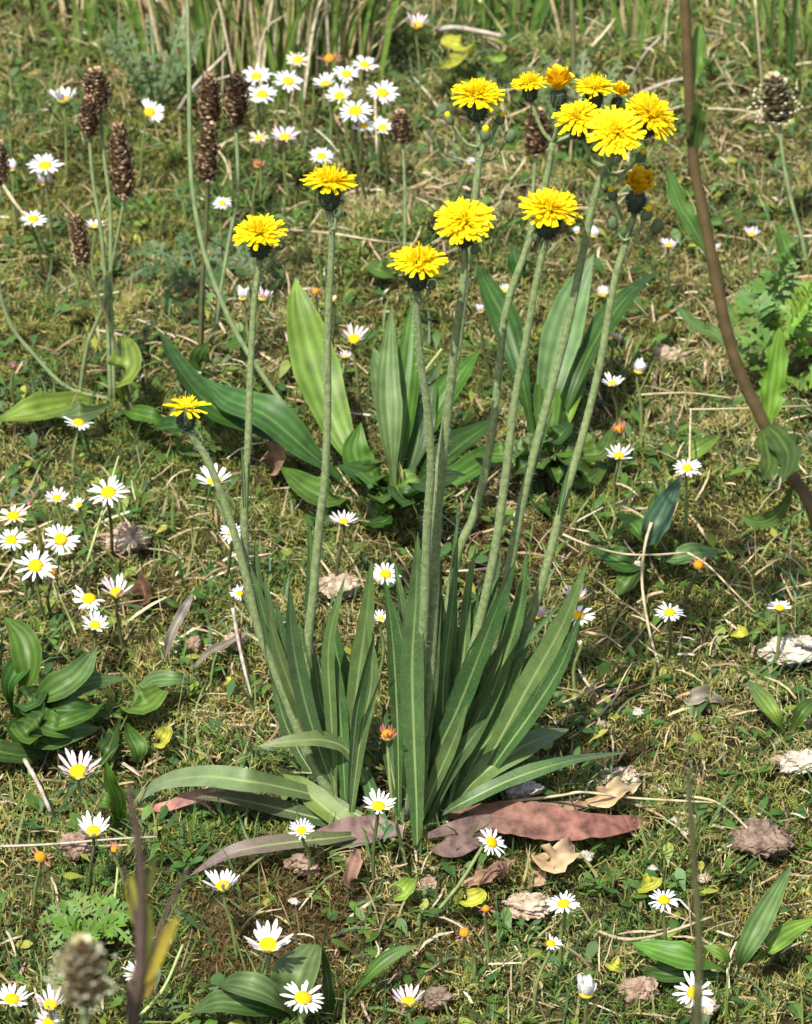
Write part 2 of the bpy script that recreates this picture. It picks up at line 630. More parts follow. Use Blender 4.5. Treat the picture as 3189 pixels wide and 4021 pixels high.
# places whose ground has a character of its own: (u, v, radius in metres, kind)
PATCH = [(620, 1960, .05, 'brown'), (520, 1940, .035, 'brown'), (300, 1255, .02, 'brown'), (1050, 1140, .03, 'brown'), (1600, 560, .06, 'dry'),
         (1480, 340, .10, 'dry'), (900, 400, .10, 'dry'), (120, 640, .10, 'yellow'), (1600, 1130, .07, 'yellow'), (1400, 1560, .07, 'yellow'),
         (480, 1450, .06, 'yellow'), (60, 1640, .05, 'yellow'), (830, 1960, .07, 'yellow'), (500, 650, .06, 'dry'), (250, 980, .05, 'green'),
         (1450, 1760, .05, 'green'), (1250, 1950, .05, 'green'), (560, 400, .06, 'green'), (120, 1990, .05, 'green'), (1560, 2100, .05, 'yellow'),
         (220, 1200, .05, 'dry'), (1560, 1250, .05, 'yellow'), (700, 1150, .05, 'yellow'), (150, 60, .12, 'green'), (950, 90, .12, 'green'), (1600, 60, .10, 'dry')]
PATCH = [(on_ground(u, v), r, k) for u, v, r, k in PATCH]


def patch_field(x, y, kind):
    f = np.zeros(len(x))
    for p, r, k in PATCH:
        if k == kind:
            f = np.maximum(f, np.exp(-((x - p.x) ** 2 + (y - p.y) ** 2 * 0.6) / (r * r)))
    return f


# moss: short curled shoots in tufts
tc = scatter(62000, .16, .012)
per = 5
P2 = np.repeat(tc, per, 0) + RNG.normal(0, 0.0028, (len(tc) * per, 2))
n = len(P2)
fy = np.clip(fbm(P2[:, 0], P2[:, 1], 0.09, 3) * 1.0 + patch_field(P2[:, 0], P2[:, 1], 'yellow') * 0.35, 0, 1)
fd = np.clip(fbm(P2[:, 0], P2[:, 1], 0.07, 13) + patch_field(P2[:, 0], P2[:, 1], 'dry') * 0.3, 0, 1)
fb = np.clip(fbm(P2[:, 0], P2[:, 1], 0.05, 23) * 0.9 + patch_field(P2[:, 0], P2[:, 1], 'brown') * 0.8, 0, 1)
fg = np.clip(fbm(P2[:, 0], P2[:, 1], 0.08, 33) + patch_field(P2[:, 0], P2[:, 1], 'green') * 0.35, 0, 1)
r = RNG.random(n)
olive = pick([(.185, .180, .050), (.145, .150, .042), (.230, .205, .070), (.110, .125, .034)], [3, 3, 2, 2], n)
yell = pick([(.290, .245, .080), (.240, .210, .070), (.350, .300, .130), (.200, .190, .060)], [3, 3, 1, 3], n)
tan = pick([(.340, .275, .160), (.270, .215, .115), (.440, .370, .240), (.200, .150, .080)], [3, 3, 1, 2], n)
brn = pick([(.120, .070, .030), (.085, .055, .026), (.150, .095, .045)], [2, 2, 1], n)
grn = pick([(.080, .140, .030), (.060, .110, .032), (.110, .175, .040)], [2, 2, 1], n)
col = olive
col = np.where((r < (fy - .40) * 2.2)[:, None], yell, col)
r = RNG.random(n)
col = np.where((r < (fg - .46) * 2.0)[:, None], grn, col)
r = RNG.random(n)
col = np.where((r < (fd - .42) * 1.9)[:, None], tan, col)
r = RNG.random(n)
col = np.where((r < (fb - .52) * 2.4)[:, None], brn, col) * np.array([1.08, 1.16, 0.95])
L = RNG.uniform(.003, .009, n)
hump = np.maximum((fbm(P2[:, 0], P2[:, 1], 0.028, 43) - 0.40) * 0.032, 0.0005)
P3 = np.stack([P2[:, 0], P2[:, 1], gz(P2[:, 0], P2[:, 1]) - 0.003 + hump + RNG.uniform(-.003, .003, n)], 1)
me = strips('moss', P3, RNG.uniform(0, 6.28, n), RNG.uniform(.1, 1.35, n), L, RNG.uniform(.0005, .0011, n), RNG.uniform(-2.6, .4, n),
            RNG.uniform(-1.6, 1.6, n), RNG.uniform(-1, 1, n), col, 2, M['moss'], ([0, .3, .7, 1], [.6, 1, .8, .08]))
tag(link('moss', me), 'olive and golden moss carpeting the ground between the plants', 'moss', kind='stuff')

# short fine grass
g2 = scatter(22000)
fg = np.clip(fbm(g2[:, 0], g2[:, 1], 0.09, 53) + patch_field(g2[:, 0], g2[:, 1], 'green') * 0.35 + 0.16 * (g2[:, 1] > 0.7), 0, 1)
g2 = g2[RNG.random(len(g2)) < np.clip((fg - .30) * 2.3, 0.10, 1)]
n = len(g2)
col = pick([(.085, .150, .035), (.060, .115, .040), (.130, .190, .045), (.180, .205, .060), (.300, .255, .120)], [3, 3, 2, 1.4, 1.2], n)
P3 = np.stack([g2[:, 0], g2[:, 1], gz(g2[:, 0], g2[:, 1]) - .002], 1)
me = strips('short_grass', P3, RNG.uniform(0, 6.28, n), RNG.uniform(.35, 1.4, n), RNG.uniform(.008, .036, n), RNG.uniform(.0007, .0019, n),
            RNG.uniform(-1.7, .1, n), RNG.uniform(-.8, .8, n), RNG.uniform(-1, 1, n), col, 4, M['grass'], ([0, .3, .7, 1], [.8, 1, .7, .05]))
tag(link('short_grass', me), 'short fine green grass blades growing through the moss', 'grass', kind='stuff')

# dry bits: broken straw, stalk crumbs
d2 = scatter(7500)
fd = np.clip(fbm(d2[:, 0], d2[:, 1], 0.10, 63) + patch_field(d2[:, 0], d2[:, 1], 'dry') * 0.35, 0, 1)
d2 = d2[RNG.random(len(d2)) < np.clip((fd - .32) * 2.4, .12, 1)]
n = len(d2)
col = pick([(.44, .36, .22), (.36, .28, .16), (.52, .46, .34), (.25, .18, .10), (.42, .28, .20)], [3, 3, 1.2, 2, .8], n)
P3 = np.stack([d2[:, 0], d2[:, 1], gz(d2[:, 0], d2[:, 1]) + RNG.uniform(.000, .009, n)], 1)
me = strips('dry_litter', P3, RNG.uniform(0, 6.28, n), RNG.uniform(-.15, .6, n), RNG.uniform(.006, .030, n) ** 1.0, RNG.uniform(.0006, .0016, n),
            RNG.uniform(-.9, .2, n), RNG.uniform(-.7, .7, n), RNG.uniform(-1, 1, n), col, 3, M['litter'], ([0, .3, .7, 1], [.8, 1, 1, .5]))
tag(link('dry_litter', me), 'crumbs of dry straw and dead stalks strewn over the moss', 'plant litter', kind='stuff')

# low broad leaves, small rosettes of lawn weeds
rc = scatter(1500)
per = 6
q2 = np.repeat(rc, per, 0)
n = len(q2)
azs = np.tile(np.arange(per) * 6.28 / per, len(rc)) + np.repeat(RNG.uniform(0, 6.28, len(rc)), per) + RNG.normal(0, .3, n)
q2 = q2 + np.stack([np.cos(azs), np.sin(azs)], 1) * 0.002
keep = RNG.random(n) < .8
q2, azs = q2[keep], azs[keep]
n = len(q2)
col = pick([(.060, .130, .024), (.085, .165, .028), (.045, .100, .026), (.180, .240, .035), (.28, .28, .05)], [3, 3, 3, 1, .5], n)
sz = RNG.uniform(.006, .015, n)
P3 = np.stack([q2[:, 0], q2[:, 1], gz(q2[:, 0], q2[:, 1]) + RNG.uniform(.001, .006, n)], 1)
me = strips('low_leaves', P3, azs, RNG.uniform(.15, 1.0, n), sz, sz * RNG.uniform(.25, .5, n), RNG.uniform(-1.0, -.1, n),
            RNG.uniform(-.4, .4, n), RNG.uniform(-.5, .5, n), col, 7, M['grass'], ([0, .25, .45, .7, .88, 1], [.16, .3, .75, 1, .75, .12]))
tag(link('low_leaves', me), 'small green weed leaves in low rosettes among the moss', 'low leaves', kind='stuff')


# ------------------------------------------------------------------ hawkweed
HB = on_ground(845, 1745)
hawk = thing('hawkweed_plant', 'tall hawkweed clump with yellow flower heads and long hairy grey green leaves', 'hawkweed', HB)


def hairs(name, S, r, parent, off, length=0.0022, per_m=1500, mat='hair'):
    pts = []
    tot = sum((S[i + 1] - S[i]).length for i in range(len(S) - 1))
    n = int(tot * per_m)
    V, F = [], []
    for _ in range(n):
        s = random.random() * (len(S) - 1)
        i = int(s)
        p = S[i].lerp(S[i + 1], s - i)
        t = (S[i + 1] - S[i]).normalized()
        d = Vector((random.gauss(0, 1), random.gauss(0, 1), random.gauss(0, 1)))
        d = (d - t * d.dot(t)).normalized()
        sd = t.cross(d).normalized() * 0.00012
        l = length * random.uniform(.5, 1.2)
        b = p + d * r * 0.9 - off
        e = b + d * l + t * random.uniform(-.3, .3) * l
        m = len(V)
        V += [b - sd, b + sd, e]
        F.append((m, m + 1, m + 2))
    o = link(name, mesh_py(name, V, F, M[mat], False), parent)
    o['kind'] = 'stuff'
    return o


def lathe(name, prof, mat, k=14, extra=None):
    V, F = [], []
    for r, z in prof:
        for j in range(k):
            a = 2 * math.pi * j / k
            V.append((r * math.cos(a), r * math.sin(a), z))
    for i in range(len(prof) - 1):
        for j in range(k):
            F.append((i * k + j, i * k + (j + 1) % k, (i + 1) * k + (j + 1) % k, (i + 1) * k + j))
    if extra:
        extra(V, F)
    return mesh_py(name, V, F, mat)


def spikes(n, prof_fn, lo, hi, length, seed):
    rr = random.Random(seed)

    def ex(V, F):
        for _ in range(n):
            z = rr.uniform(lo, hi)
            a = rr.uniform(0, 6.28)
            r = prof_fn(z)
            d = Vector((math.cos(a), math.sin(a), rr.uniform(-.3, .5))).normalized()
            b = Vector((r * math.cos(a), r * math.sin(a), z)) * 0.97
            s = Vector((-math.sin(a), math.cos(a), 0)) * 0.035
            e = b + d * (length * rr.uniform(.5, 1.2))
            m = len(V)
            V += [b - s, b + s, e]
            F.append((m, m + 1, m + 2))
    return ex


# involucre in units of head radius; the axis is +z and the petals leave at z = 0
CUP_P = [(0.02, -0.98), (0.16, -0.96), (0.31, -0.80), (0.39, -0.50), (0.40, -0.2), (0.37, 0.02), (0.2, 0.06), (0.01, 0.07)]
cup_f = lambda z: float(np.interp(z, [p[1] for p in CUP_P], [p[0] for p in CUP_P]))
CUP = [lathe('involucre', CUP_P, M['cup'], 14, spikes(260, cup_f, -.95, 0.0, .22, s)) for s in (1, 2)]
BUD_P = [(0.03, -1.0), (0.45, -0.95), (0.78, -0.55), (0.85, 0.0), (0.74, 0.6), (0.5, 1.0), (0.3, 1.08), (0.02, 1.1)]
bud_f = lambda z: float(np.interp(z, [p[1] for p in BUD_P], [p[0] for p in BUD_P]))
BUD = [lathe('bud', BUD_P, M['bud'], 12, spikes(90, bud_f, -.9, .9, .42, s)) for s in (3, 4)]
TIP = lathe('bud_tip', [(0.52, 0.9), (0.56, 1.15), (0.5, 1.45), (0.36, 1.62), (0.02, 1.66)], M['yellow'], 10)


def strap(length, width, up, seed, teeth=True, r0=0.2, n=6):
    """a strap petal along +x in the unit of head radius; up = list of (f, z)"""
    rr = random.Random(seed)
    V, F = [], []
    for i in range(n):
        f = i / (n - 1)
        x = r0 + (length - r0) * f
        z = float(np.interp(f, [a for a, b in up], [b for a, b in up]))
        wd = width * 0.5 * float(np.interp(f, [0, .2, .6, .9, 1], [.35, .7, 1, 1, .92 if teeth else .25]))
        for s in (-1, 0, 1):
            tx = x
            if i == n - 1 and teeth:
                tx += rr.uniform(-.06, .05)
            V.append((tx, s * wd, z + (0.18 * wd if s else 0)))
    for i in range(n - 1):
        for j in range(2):
            F.append((i * 3 + j, i * 3 + j + 1, i * 3 + j + 4, i * 3 + j + 3))
    return V, F


PET = []
for s in range(5):
    V, F = strap(1.04 - .05 * (s % 3), .165 + .02 * (s % 2), [(0, 0), (.4, .07 + .02 * s), (1, .02 + .05 * (s - 1))], s)
    PET.append(mesh_py('petal', V, F, M['yellow']))


def inner_mesh(rings, mat, seed, styles=90, spread=1.0):
    rr = random.Random(seed)
    V, F = [], []
    for cnt, ln, el, wd in rings:
        for i in range(cnt):
            a = 2 * math.pi * (i + rr.random() * .8) / cnt
            e = el + rr.uniform(-.16, .16)
            l = ln * rr.uniform(.86, 1.1)
            v, f = strap(l, wd * rr.uniform(.85, 1.15), [(0, 0), (.5, .05), (1, rr.uniform(-.12, .06))], rr.random(), r0=.08, n=4)
            mt = Matrix.Rotation(a, 3, 'Z') @ Matrix.Rotation(-e, 3, 'Y') @ Matrix.Rotation(rr.uniform(-.5, .5), 3, 'X')
            m = len(V)
            V += [mt @ Vector(q) for q in v]
            F += [tuple(m + k for k in q) for q in f]
    for _ in range(styles):      # styles standing out of the head
        a = rr.uniform(0, 6.28)
        r = rr.uniform(0.02, .62) * spread
        h = rr.uniform(.42, .72) * (1.05 - .45 * r)
        b = Vector((r * .6 * math.cos(a), r * .6 * math.sin(a), .1))
        e = Vector((r * math.cos(a), r * math.sin(a), h))
        c = e + Vector((rr.uniform(-.08, .08), rr.uniform(-.08, .08), .03))
        s = Vector((rr.gauss(0, 1), rr.gauss(0, 1), 0)).normalized() * .013
        m = len(V)
        V += [b - s, b + s, e + s, e - s, c + s, c - s]
        F += [(m, m + 1, m + 2, m + 3), (m + 3, m + 2, m + 4, m + 5)]
    return mesh_py('inner_florets', V, F, mat)


R_FULL = [(30, .95, .14, .15), (32, .86, .32, .14), (30, .76, .52, .13), (26, .66, .74, .12), (20, .58, .98, .11), (14, .54, 1.25, .10)]
R_FLAT = [(28, .93, .11, .15), (28, .80, .27, .14), (24, .66, .48, .13), (20, .54, .75, .12), (12, .48, 1.1, .11)]
R_SPARSE = [(7, .85, .25, .2), (6, .6, .6, .16)]
INN = {'full': [inner_mesh(R_FULL, M['yellow'], s) for s in (1, 2, 3)],
       'flat': [inner_mesh(R_FLAT, M['yellow'], s, 130) for s in (4, 5)],
       'sparse': [inner_mesh(R_SPARSE, M['yellow'], 6, 22)],
       'closed': [inner_mesh([(16, .78, .9, .3), (14, .85, 1.1, .28), (10, .85, 1.3, .26), (6, .8, 1.45, .22)], M['orange'], s, 4, .5) for s in (7, 8)]}
for m_ in PET:
    pass


def axis_matrix(pos, axis, spin, scale):
    z = Vector(axis).normalized()
    q = z.to_track_quat('Z', 'Y')
    return Matrix.Translation(pos) @ q.to_matrix().to_4x4() @ Matrix.Rotation(spin, 4, 'Z') @ Matrix.Scale(scale, 4)


def hawk_head(u, v, wpx, y, kind, axis):
    p = on_y(u, v, y)
    R = wpx * mpp(p) / 2
    closed = kind == 'closed'
    pos = p - Vector(axis).normalized() * (R * (.12 if not closed else .6))
    hd = link('flower_head', random.choice(CUP), hawk, mat4=axis_matrix(pos - HB, axis, random.uniform(0, 6), R))
    i = link('inner_florets', random.choice(INN[kind]), hd, mat4=Matrix.Scale(1.5 if closed else 1, 4))
    i['kind'] = 'stuff'
    npet = {'full': 21, 'flat': 19, 'sparse': 12, 'closed': 9}[kind]
    for j in range(npet):
        a = 2 * math.pi * (j + random.uniform(-.25, .25)) / npet
        e = random.uniform(-.06, .14) if not closed else random.uniform(.85, 1.15)
        mt = Matrix.Rotation(a, 4, 'Z') @ Matrix.Rotation(-e, 4, 'Y') @ Matrix.Scale(random.uniform(.9, 1.08) * (1.25 if closed else 1), 4)
        pt = link('petal', random.choice(PET), hd, mat4=mt)
        if closed:
            pt.material_slots[0].link = 'OBJECT'
            pt.material_slots[0].material = M['orange']
    return pos - Vector(axis).normalized() * (R * .92)


def hawk_stem(pix, y0, y1, r0, r1, hair=True, end=None):
    pts = px_curve(pix, y0, y1)
    if end is not None:
        pts[-1] = end
    st = tube('stem', pts, r0, r1, M['hawk_stem'], hawk, n=30, k=8)
    if hair:
        S_ = catmull(pts, 40)
        hairs('stem_hairs', S_, (r0 + r1) / 2, st, HB)
        hairs('dark_hairs', S_[-5:], r1, st, HB, .0022, 9000, 'dark_hair')
    return pts


up_ = (0.0, -0.10, 1)
E1 = hawk_head(393, 857, 100, .03, 'sparse', (.02, .02, 1))
E2 = hawk_head(545, 489, 116, .05, 'full', (-.05, -.16, 1))
E3 = hawk_head(695, 380, 122, .03, 'flat', (.03, .12, 1))
E4 = hawk_head(880, 549, 126, -.03, 'flat', (.0, -.02, 1))
E5 = hawk_head(976, 464, 128, -.01, 'full', (-.03, -.32, 1))
E6 = hawk_head(1158, 438, 132, .02, 'full', (.08, -.10, 1))
E7 = hawk_head(1004, 198, 116, .07, 'full', (.0, -.06, 1))
E8 = hawk_head(1114, 173, 80, .08, 'flat', (-.1, .10, 1))
E9 = hawk_head(1175, 170, 84, .07, 'closed', (-.05, -.05, 1))
E10 = hawk_head(1252, 183, 96, .075, 'flat', (.02, .05, 1))
E14 = hawk_head(1306, 192, 52, .085, 'closed', (.3, 0, 1))
E11 = hawk_head(1216, 246, 104, .045, 'full', (-.18, -.25, 1))
E12 = hawk_head(1297, 277, 124, .03, 'full', (.0, -.62, 1))
E13 = hawk_head(1373, 242, 124, .05, 'full', (.62, -.25, 1))
E15 = hawk_head(1346, 388, 92, .06, 'closed', (.12, -.15, 1))


def bs(u, v, y):
    return (u, v)


# main stems, base -> top, positions on the 1710 scale
def ground_y(u, v):
    return on_ground(u, v).y


yb = on_ground(845, 1740).y
hawk_stem([(720, 1715), (655, 1600), (600, 1465), (545, 1325), (515, 1200), (480, 1080), (440, 975), (415, 935), (395, 895)], ground_y(720, 1715), .03, .0026, .0016, end=E1)
hawk_stem([(725, 1700), (650, 1560), (575, 1400), (535, 1285), (517, 1180), (515, 1060), (523, 920), (527, 800), (535, 640), (542, 540)], ground_y(725, 1700), .05, .0027, .0015, end=E2)
hawk_stem([(720, 1690), (660, 1480), (648, 1370), (660, 1250), (673, 1100), (685, 1000), (690, 850), (690, 700), (699, 500), (697, 430)], ground_y(720, 1690), .03, .0028, .0016, end=E3)
hawk_stem([(860, 1730), (880, 1500), (893, 1300), (900, 1100), (908, 980), (900, 860), (886, 760), (878, 650), (880, 590)], yb, -.03, .0027, .0016, end=E4)
hawk_stem([(880, 1740), (900, 1500), (913, 1280), (920, 1100), (935, 950), (955, 750), (977, 580), (978, 510)], yb, -.01, .0031, .0018, end=E5)
hawk_stem([(890, 1720), (900, 1400), (912, 1100), (940, 880), (968, 700), (988, 500), (1002, 400), (1010, 310), (1004, 235)], yb + .02, .07, .0026, .0016, end=E7)
hawk_stem([(900, 1720), (930, 1400), (960, 1180), (1000, 1080), (1030, 950), (1046, 830), (1066, 650), (1110, 520), (1150, 380), (1164, 300)], yb + .02, .075, .0026, .0017)
hawk_stem([(910, 1730), (960, 1500), (1003, 1340), (1040, 1170), (1065, 1000), (1083, 850), (1107, 720), (1132, 580), (1155, 475)], yb, .02, .0028, .0017, end=E6)
hawk_stem([(930, 1720), (1010, 1480), (1060, 1260), (1092, 1095), (1112, 1005), (1152, 850), (1192, 700), (1226, 540), (1248, 430), (1272, 350)], yb + .01, .045, .0029, .0018)
hawk_stem([(960, 1720), (1040, 1510), (1105, 1340), (1152, 1190), (1177, 1090), (1226, 920), (1265, 760), (1292, 600), (1318, 510), (1332, 460)], yb + .01, .06, .0028, .0017)


def branch(u, v, y, end, r=.0011):
    a = on_y(u, v, y)
    m = a.lerp(end, .5) + Vector((0, 0, -.004))
    tube('flower_stalk', [a, m, end], r, r * .9, M['hawk_stem'], hawk, n=8, k=6)


for e in (E8, E9, E10, E14):
    branch(1164, 300, .075, e)
for e in (E11, E12, E13):
    branch(1272, 352, .045, e, .0014)
branch(1332, 460, .06, E15, .0014)


def hawk_bud(u, v, wpx, y, su, sv, tip=True, lean=0.0):
    p = on_y(u, v, y)
    R = wpx * mpp(p) / 2 * 1.15
    ax_ = (lean, -.15, 1)
    b = link('bud', random.choice(BUD), hawk, mat4=axis_matrix(p - HB - Vector((0, 0, R * 1.1)), ax_, random.uniform(0, 6), R))
    if tip:
        link('bud_tip', TIP, b, loc=(0, 0, 0))
    branch(su, sv, y, p - Vector(ax_).normalized() * R * 2.0, .0009)


for a in [(946, 240, 20, .065, 1008, 310, True, -.3), (1054, 240, 20, .075, 1008, 320, True, .25), (1022, 270, 24, .06, 1009, 330, True, .05),
          (1075, 272, 26, .075, 1008, 340, False, .3), (1290, 398, 22, .06, 1330, 480, True, -.2), (1363, 438, 24, .055, 1332, 490, True, .2),
          (1350, 318, 22, .05, 1276, 365, True, .35), (1290, 455, 26, .055, 1328, 500, False, -.2), (1384, 462, 26, .06, 1332, 505, False, .3),
          (712, 440, 18, .025, 699, 480, False, .2), (590, 505, 20, .05, 541, 570, False, .3), (1130, 485, 22, .02, 1148, 530, False, -.2),
          (910, 590, 18, -.03, 881, 630, False, .2), (1000, 515, 18, -.01, 979, 570, False, .2)]:
    hawk_bud(*a)

GL = (.060, .120, .033)       # grey green hawkweed leaf
GD = (.036, .092, .020)
GP = (.098, .158, .042)
GY_ = (.135, .195, .040)
MAUVE = (.150, .095, .080)
REDB = (.250, .110, .085)
# upright leaves: pixels from base to tip, width, depth of the tip relative to the base, colour, options
UPR = [
    ([(705, 1690), (650, 1560), (600, 1440), (560, 1310), (545, 1230), (537, 1135)], 36, .03, GL, {}),
    ([(710, 1695), (640, 1550), (590, 1420), (560, 1310), (528, 1190)], 40, .02, GL, {}),
    ([(720, 1700), (680, 1600), (640, 1470), (615, 1340), (610, 1235)], 44, -.01, GL, {}),
    ([(715, 1690), (665, 1580), (625, 1480), (585, 1370), (560, 1270)], 34, .00, GP, {}),
    ([(700, 1690), (640, 1600), (600, 1520), (572, 1420)], 34, .03, GD, {}),
    ([(655, 1330), (652, 1270), (655, 1180), (650, 1093)], 26, .0, GL, {'prof': PROF_NARROW, 'abs': .03}),
    ([(735, 1690), (738, 1560), (722, 1440), (708, 1370), (700, 1298)], 54, .02, GD, {}),
    ([(735, 1690), (735, 1540), (700, 1450), (668, 1375)], 24, .03, GL, {}),
    ([(730, 1700), (740, 1560), (755, 1420), (772, 1300), (783, 1175)], 46, .0, GP, {}),
    ([(735, 1710), (742, 1600), (752, 1500), (770, 1410), (790, 1325)], 26, -.01, GD, {'twist': .8}),
    ([(740, 1705), (748, 1600), (760, 1500), (783, 1400), (800, 1340)], 24, .01, GL, {}),
    ([(840, 1730), (838, 1560), (832, 1420), (824, 1320), (809, 1212)], 36, .02, GD, {}),
    ([(880, 1740), (890, 1560), (868, 1430), (845, 1340), (822, 1255)], 34, .01, GD, {'twist': .4}),
    ([(879, 1800), (877, 1690), (872, 1560), (868, 1400), (876, 1260), (880, 1120)], 56, .0, GL, {'n': 24, 'base_y': -.03}),
    ([(872, 1745), (885, 1600), (903, 1450), (915, 1300), (930, 1175)], 48, .01, GL, {}),
    ([(862, 1735), (866, 1580), (862, 1420), (858, 1330), (850, 1270)], 40, .01, GP, {}),
    ([(895, 1735), (905, 1560), (905, 1400), (900, 1260), (892, 1140)], 44, .03, GL, {}),
    ([(910, 1740), (930, 1560), (935, 1420), (955, 1250), (965, 1060)], 30, .03, GL, {'prof': PROF_NARROW}),
    ([(905, 1735), (945, 1560), (975, 1400), (985, 1260), (1003, 1150)], 36, .03, GP, {'prof': PROF_NARROW}),
    ([(890, 1715), (915, 1600), (965, 1490), (1020, 1350), (1066, 1228)], 48, -.02, GD, {}),
    ([(885, 1720), (925, 1580), (988, 1420), (1042, 1300), (1086, 1178)], 50, .0, GD, {}),
    ([(920, 1720), (950, 1630), (1005, 1530), (1055, 1410), (1095, 1280), (1110, 1155)], 48, .02, GL, {}),
    ([(930, 1720), (985, 1560), (1040, 1440), (1075, 1340), (1092, 1225)], 34, .03, GP, {'prof': PROF_NARROW}),
    ([(960, 1720), (1045, 1570), (1110, 1450), (1182, 1320), (1238, 1182)], 56, .0, GP, {}),
    ([(965, 1725), (1055, 1590), (1120, 1500), (1182, 1400), (1226, 1288)], 46, -.01, GD, {}),
    ([(935, 1730), (1000, 1600), (1050, 1520), (1080, 1420), (1120, 1330)], 40, .02, GL, {}),
    ([(900, 1735), (950, 1620), (990, 1560), (1030, 1510)], 44, -.02, GL, {}),
    ([(880, 1740), (920, 1640), (955, 1560), (985, 1480)], 40, -.02, GP, {}),
    ([(850, 1740), (828, 1640), (815, 1560), (808, 1480)], 34, .03, GD, {}),
    ([(1110, 1060), (1118, 1000), (1140, 930), (1165, 862)], 14, .0, GL, {'prof': PROF_NARROW, 'abs': .03}),
    ([(1178, 1085), (1190, 1020), (1200, 980)], 12, .0, GL, {'prof': PROF_NARROW, 'abs': .03}),
    ([(918, 1110), (930, 1020), (935, 965)], 16, .0, GL, {'prof': PROF_NARROW, 'abs': .0}),
    ([(515, 1070), (512, 990), (508, 940)], 10, .0, GL, {'prof': PROF_NARROW, 'abs': .03}),
]
for bu, tu, tv in ((715, 555, 1200), (718, 580, 1260), (712, 548, 1290), (722, 630, 1300), (726, 600, 1350), (730, 660, 1360)):
    UPR.append(([(bu, 1695), (bu + (tu - bu) * .4, 1540), (bu + (tu - bu) * .78, 1700 + (tv - 1700) * .65), (tu, tv)], 36, .015, GL, {}))
_r = random.Random(21)
for _ in range(40):                      # inner leaves filling the clump
    bu = _r.choice([_r.uniform(700, 745), _r.uniform(850, 950), _r.uniform(850, 960), _r.uniform(880, 980)])
    left = bu < 760
    tu = bu + (_r.uniform(-150, 40) if left else _r.uniform(-60, 260))
    tv = _r.uniform(1190, 1450) + abs(tu - bu) * .3 if left else _r.uniform(1110, 1400) + abs(tu - bu) * .2
    k_ = _r.uniform(-30, 30)
    UPR.append(([(bu, _r.uniform(1690, 1740)), (bu + (tu - bu) * .25 + k_ * .5, 1700 + (tv - 1700) * .35), (bu + (tu - bu) * .6 + k_, 1700 + (tv - 1700) * .7), (tu, tv)],
                _r.uniform(22, 38), _r.uniform(.01, .06), _r.choice([GL, GD, GP, GL]), {}))
for pix, wp, dy, c, opt in UPR:
    opt = dict(opt)
    if 'abs' in opt:
        y0 = y1 = opt.pop('abs')
    else:
        y0 = opt.pop('base_y', None)
        y0 = ground_y(*pix[0]) if y0 is None else y0
        y1 = max(y0, -.01) * .5 + dy + random.uniform(-.008, .012)
    pts = px_curve(pix, y0, y1)
    wd = wp * mpp(pts[len(pts) // 2])
    cc = [x * random.uniform(.9, 1.12) for x in c]
    opt.setdefault('twist', random.uniform(-.5, .5))
    leaf('leaf', hawk, pts, wd * .92, cc, nref=(random.uniform(-.45, .35), -.9, .5), fold=random.uniform(.25, .5), wave=.05, **opt)

# spreading leaves of the rosette: pixels base -> tip with heights above the ground
SPR = [
    ([(945, 1705), (1020, 1625), (1115, 1565), (1198, 1535)], [.005, .035, .045, .035], 56, GP, None, {}),
    ([(930, 1715), (975, 1690), (1080, 1640), (1200, 1602), (1322, 1584)], [.005, .025, .04, .04, .028], 36, GL, None, {'twist': -.5}),
    ([(790, 1700), (740, 1590), (690, 1560), (620, 1560), (543, 1572)], [.005, .035, .05, .055, .05], 38, GP, (.15, .19, .07), {}),
    ([(760, 1720), (680, 1680), (580, 1655), (520, 1645), (430, 1635), (340, 1650), (268, 1702)], [.004, .015, .03, .035, .035, .025, .004], 54, GP, (.17, .23, .11), {'n': 24}),
    ([(800, 1740), (720, 1735), (600, 1705), (480, 1680), (410, 1680)], [.004, .008, .014, .02, .022], 40, (.05, .085, .03), (.10, .08, .05), {'twist': .5}),
    ([(600, 1700), (500, 1668), (410, 1678), (350, 1698), (288, 1706)], [.012, .018, .018, .014, .008], 28, (.24, .16, .13), (.40, .16, .13), {}),
    ([(790, 1755), (700, 1765), (600, 1775), (490, 1795), (398, 1845)], [.004, .014, .018, .014, .003], 40, (.10, .11, .045), (.20, .13, .13), {'twist': .3}),
    ([(850, 1750), (790, 1745), (720, 1755), (640, 1765)], [.004, .012, .012, .006], 66, (.19, .125, .115), MAUVE, {}),
    ([(760, 1760), (720, 1730), (650, 1672), (590, 1618)], [.003, .012, .02, .026], 54, GY_, None, {}),
    ([(930, 1715), (1040, 1718), (1120, 1728), (1250, 1738), (1378, 1728)], [.005, .018, .022, .020, .006], 80, (.19, .10, .07), REDB, {'n': 30, 'ragged': .10, 'prof': PROF_OVAL, 'twist': -.5}),
    ([(900, 1760), (950, 1745), (1060, 1722), (1160, 1702), (1270, 1690)], [.003, .012, .016, .014, .006], 40, MAUVE, (.30, .19, .12), {}),
    ([(1040, 1752), (1000, 1765), (950, 1783), (905, 1788)], [.012, .016, .012, .004], 52, (.16, .10, .09), MAUVE, {}),
    ([(830, 1770), (800, 1720), (780, 1660), (770, 1610)], [.003, .014, .018, .02], 30, GD, None, {}),
]
for pix, hs, wp, c, tip, opt in SPR:
    pts = ground_curve(pix, hs)
    wd = wp * mpp(pts[len(pts) // 2])
    opt = dict(opt)
    if c[0] > c[1]:
        opt['mat'] = M['red_leaf']
        opt.setdefault('bend', .25)
    leaf('leaf', hawk, pts, wd * 1.05, c, tip=tip, nref=(random.uniform(-.2, .2), -.55, .8), fold=random.uniform(.15, .35), wave=.08, **opt)


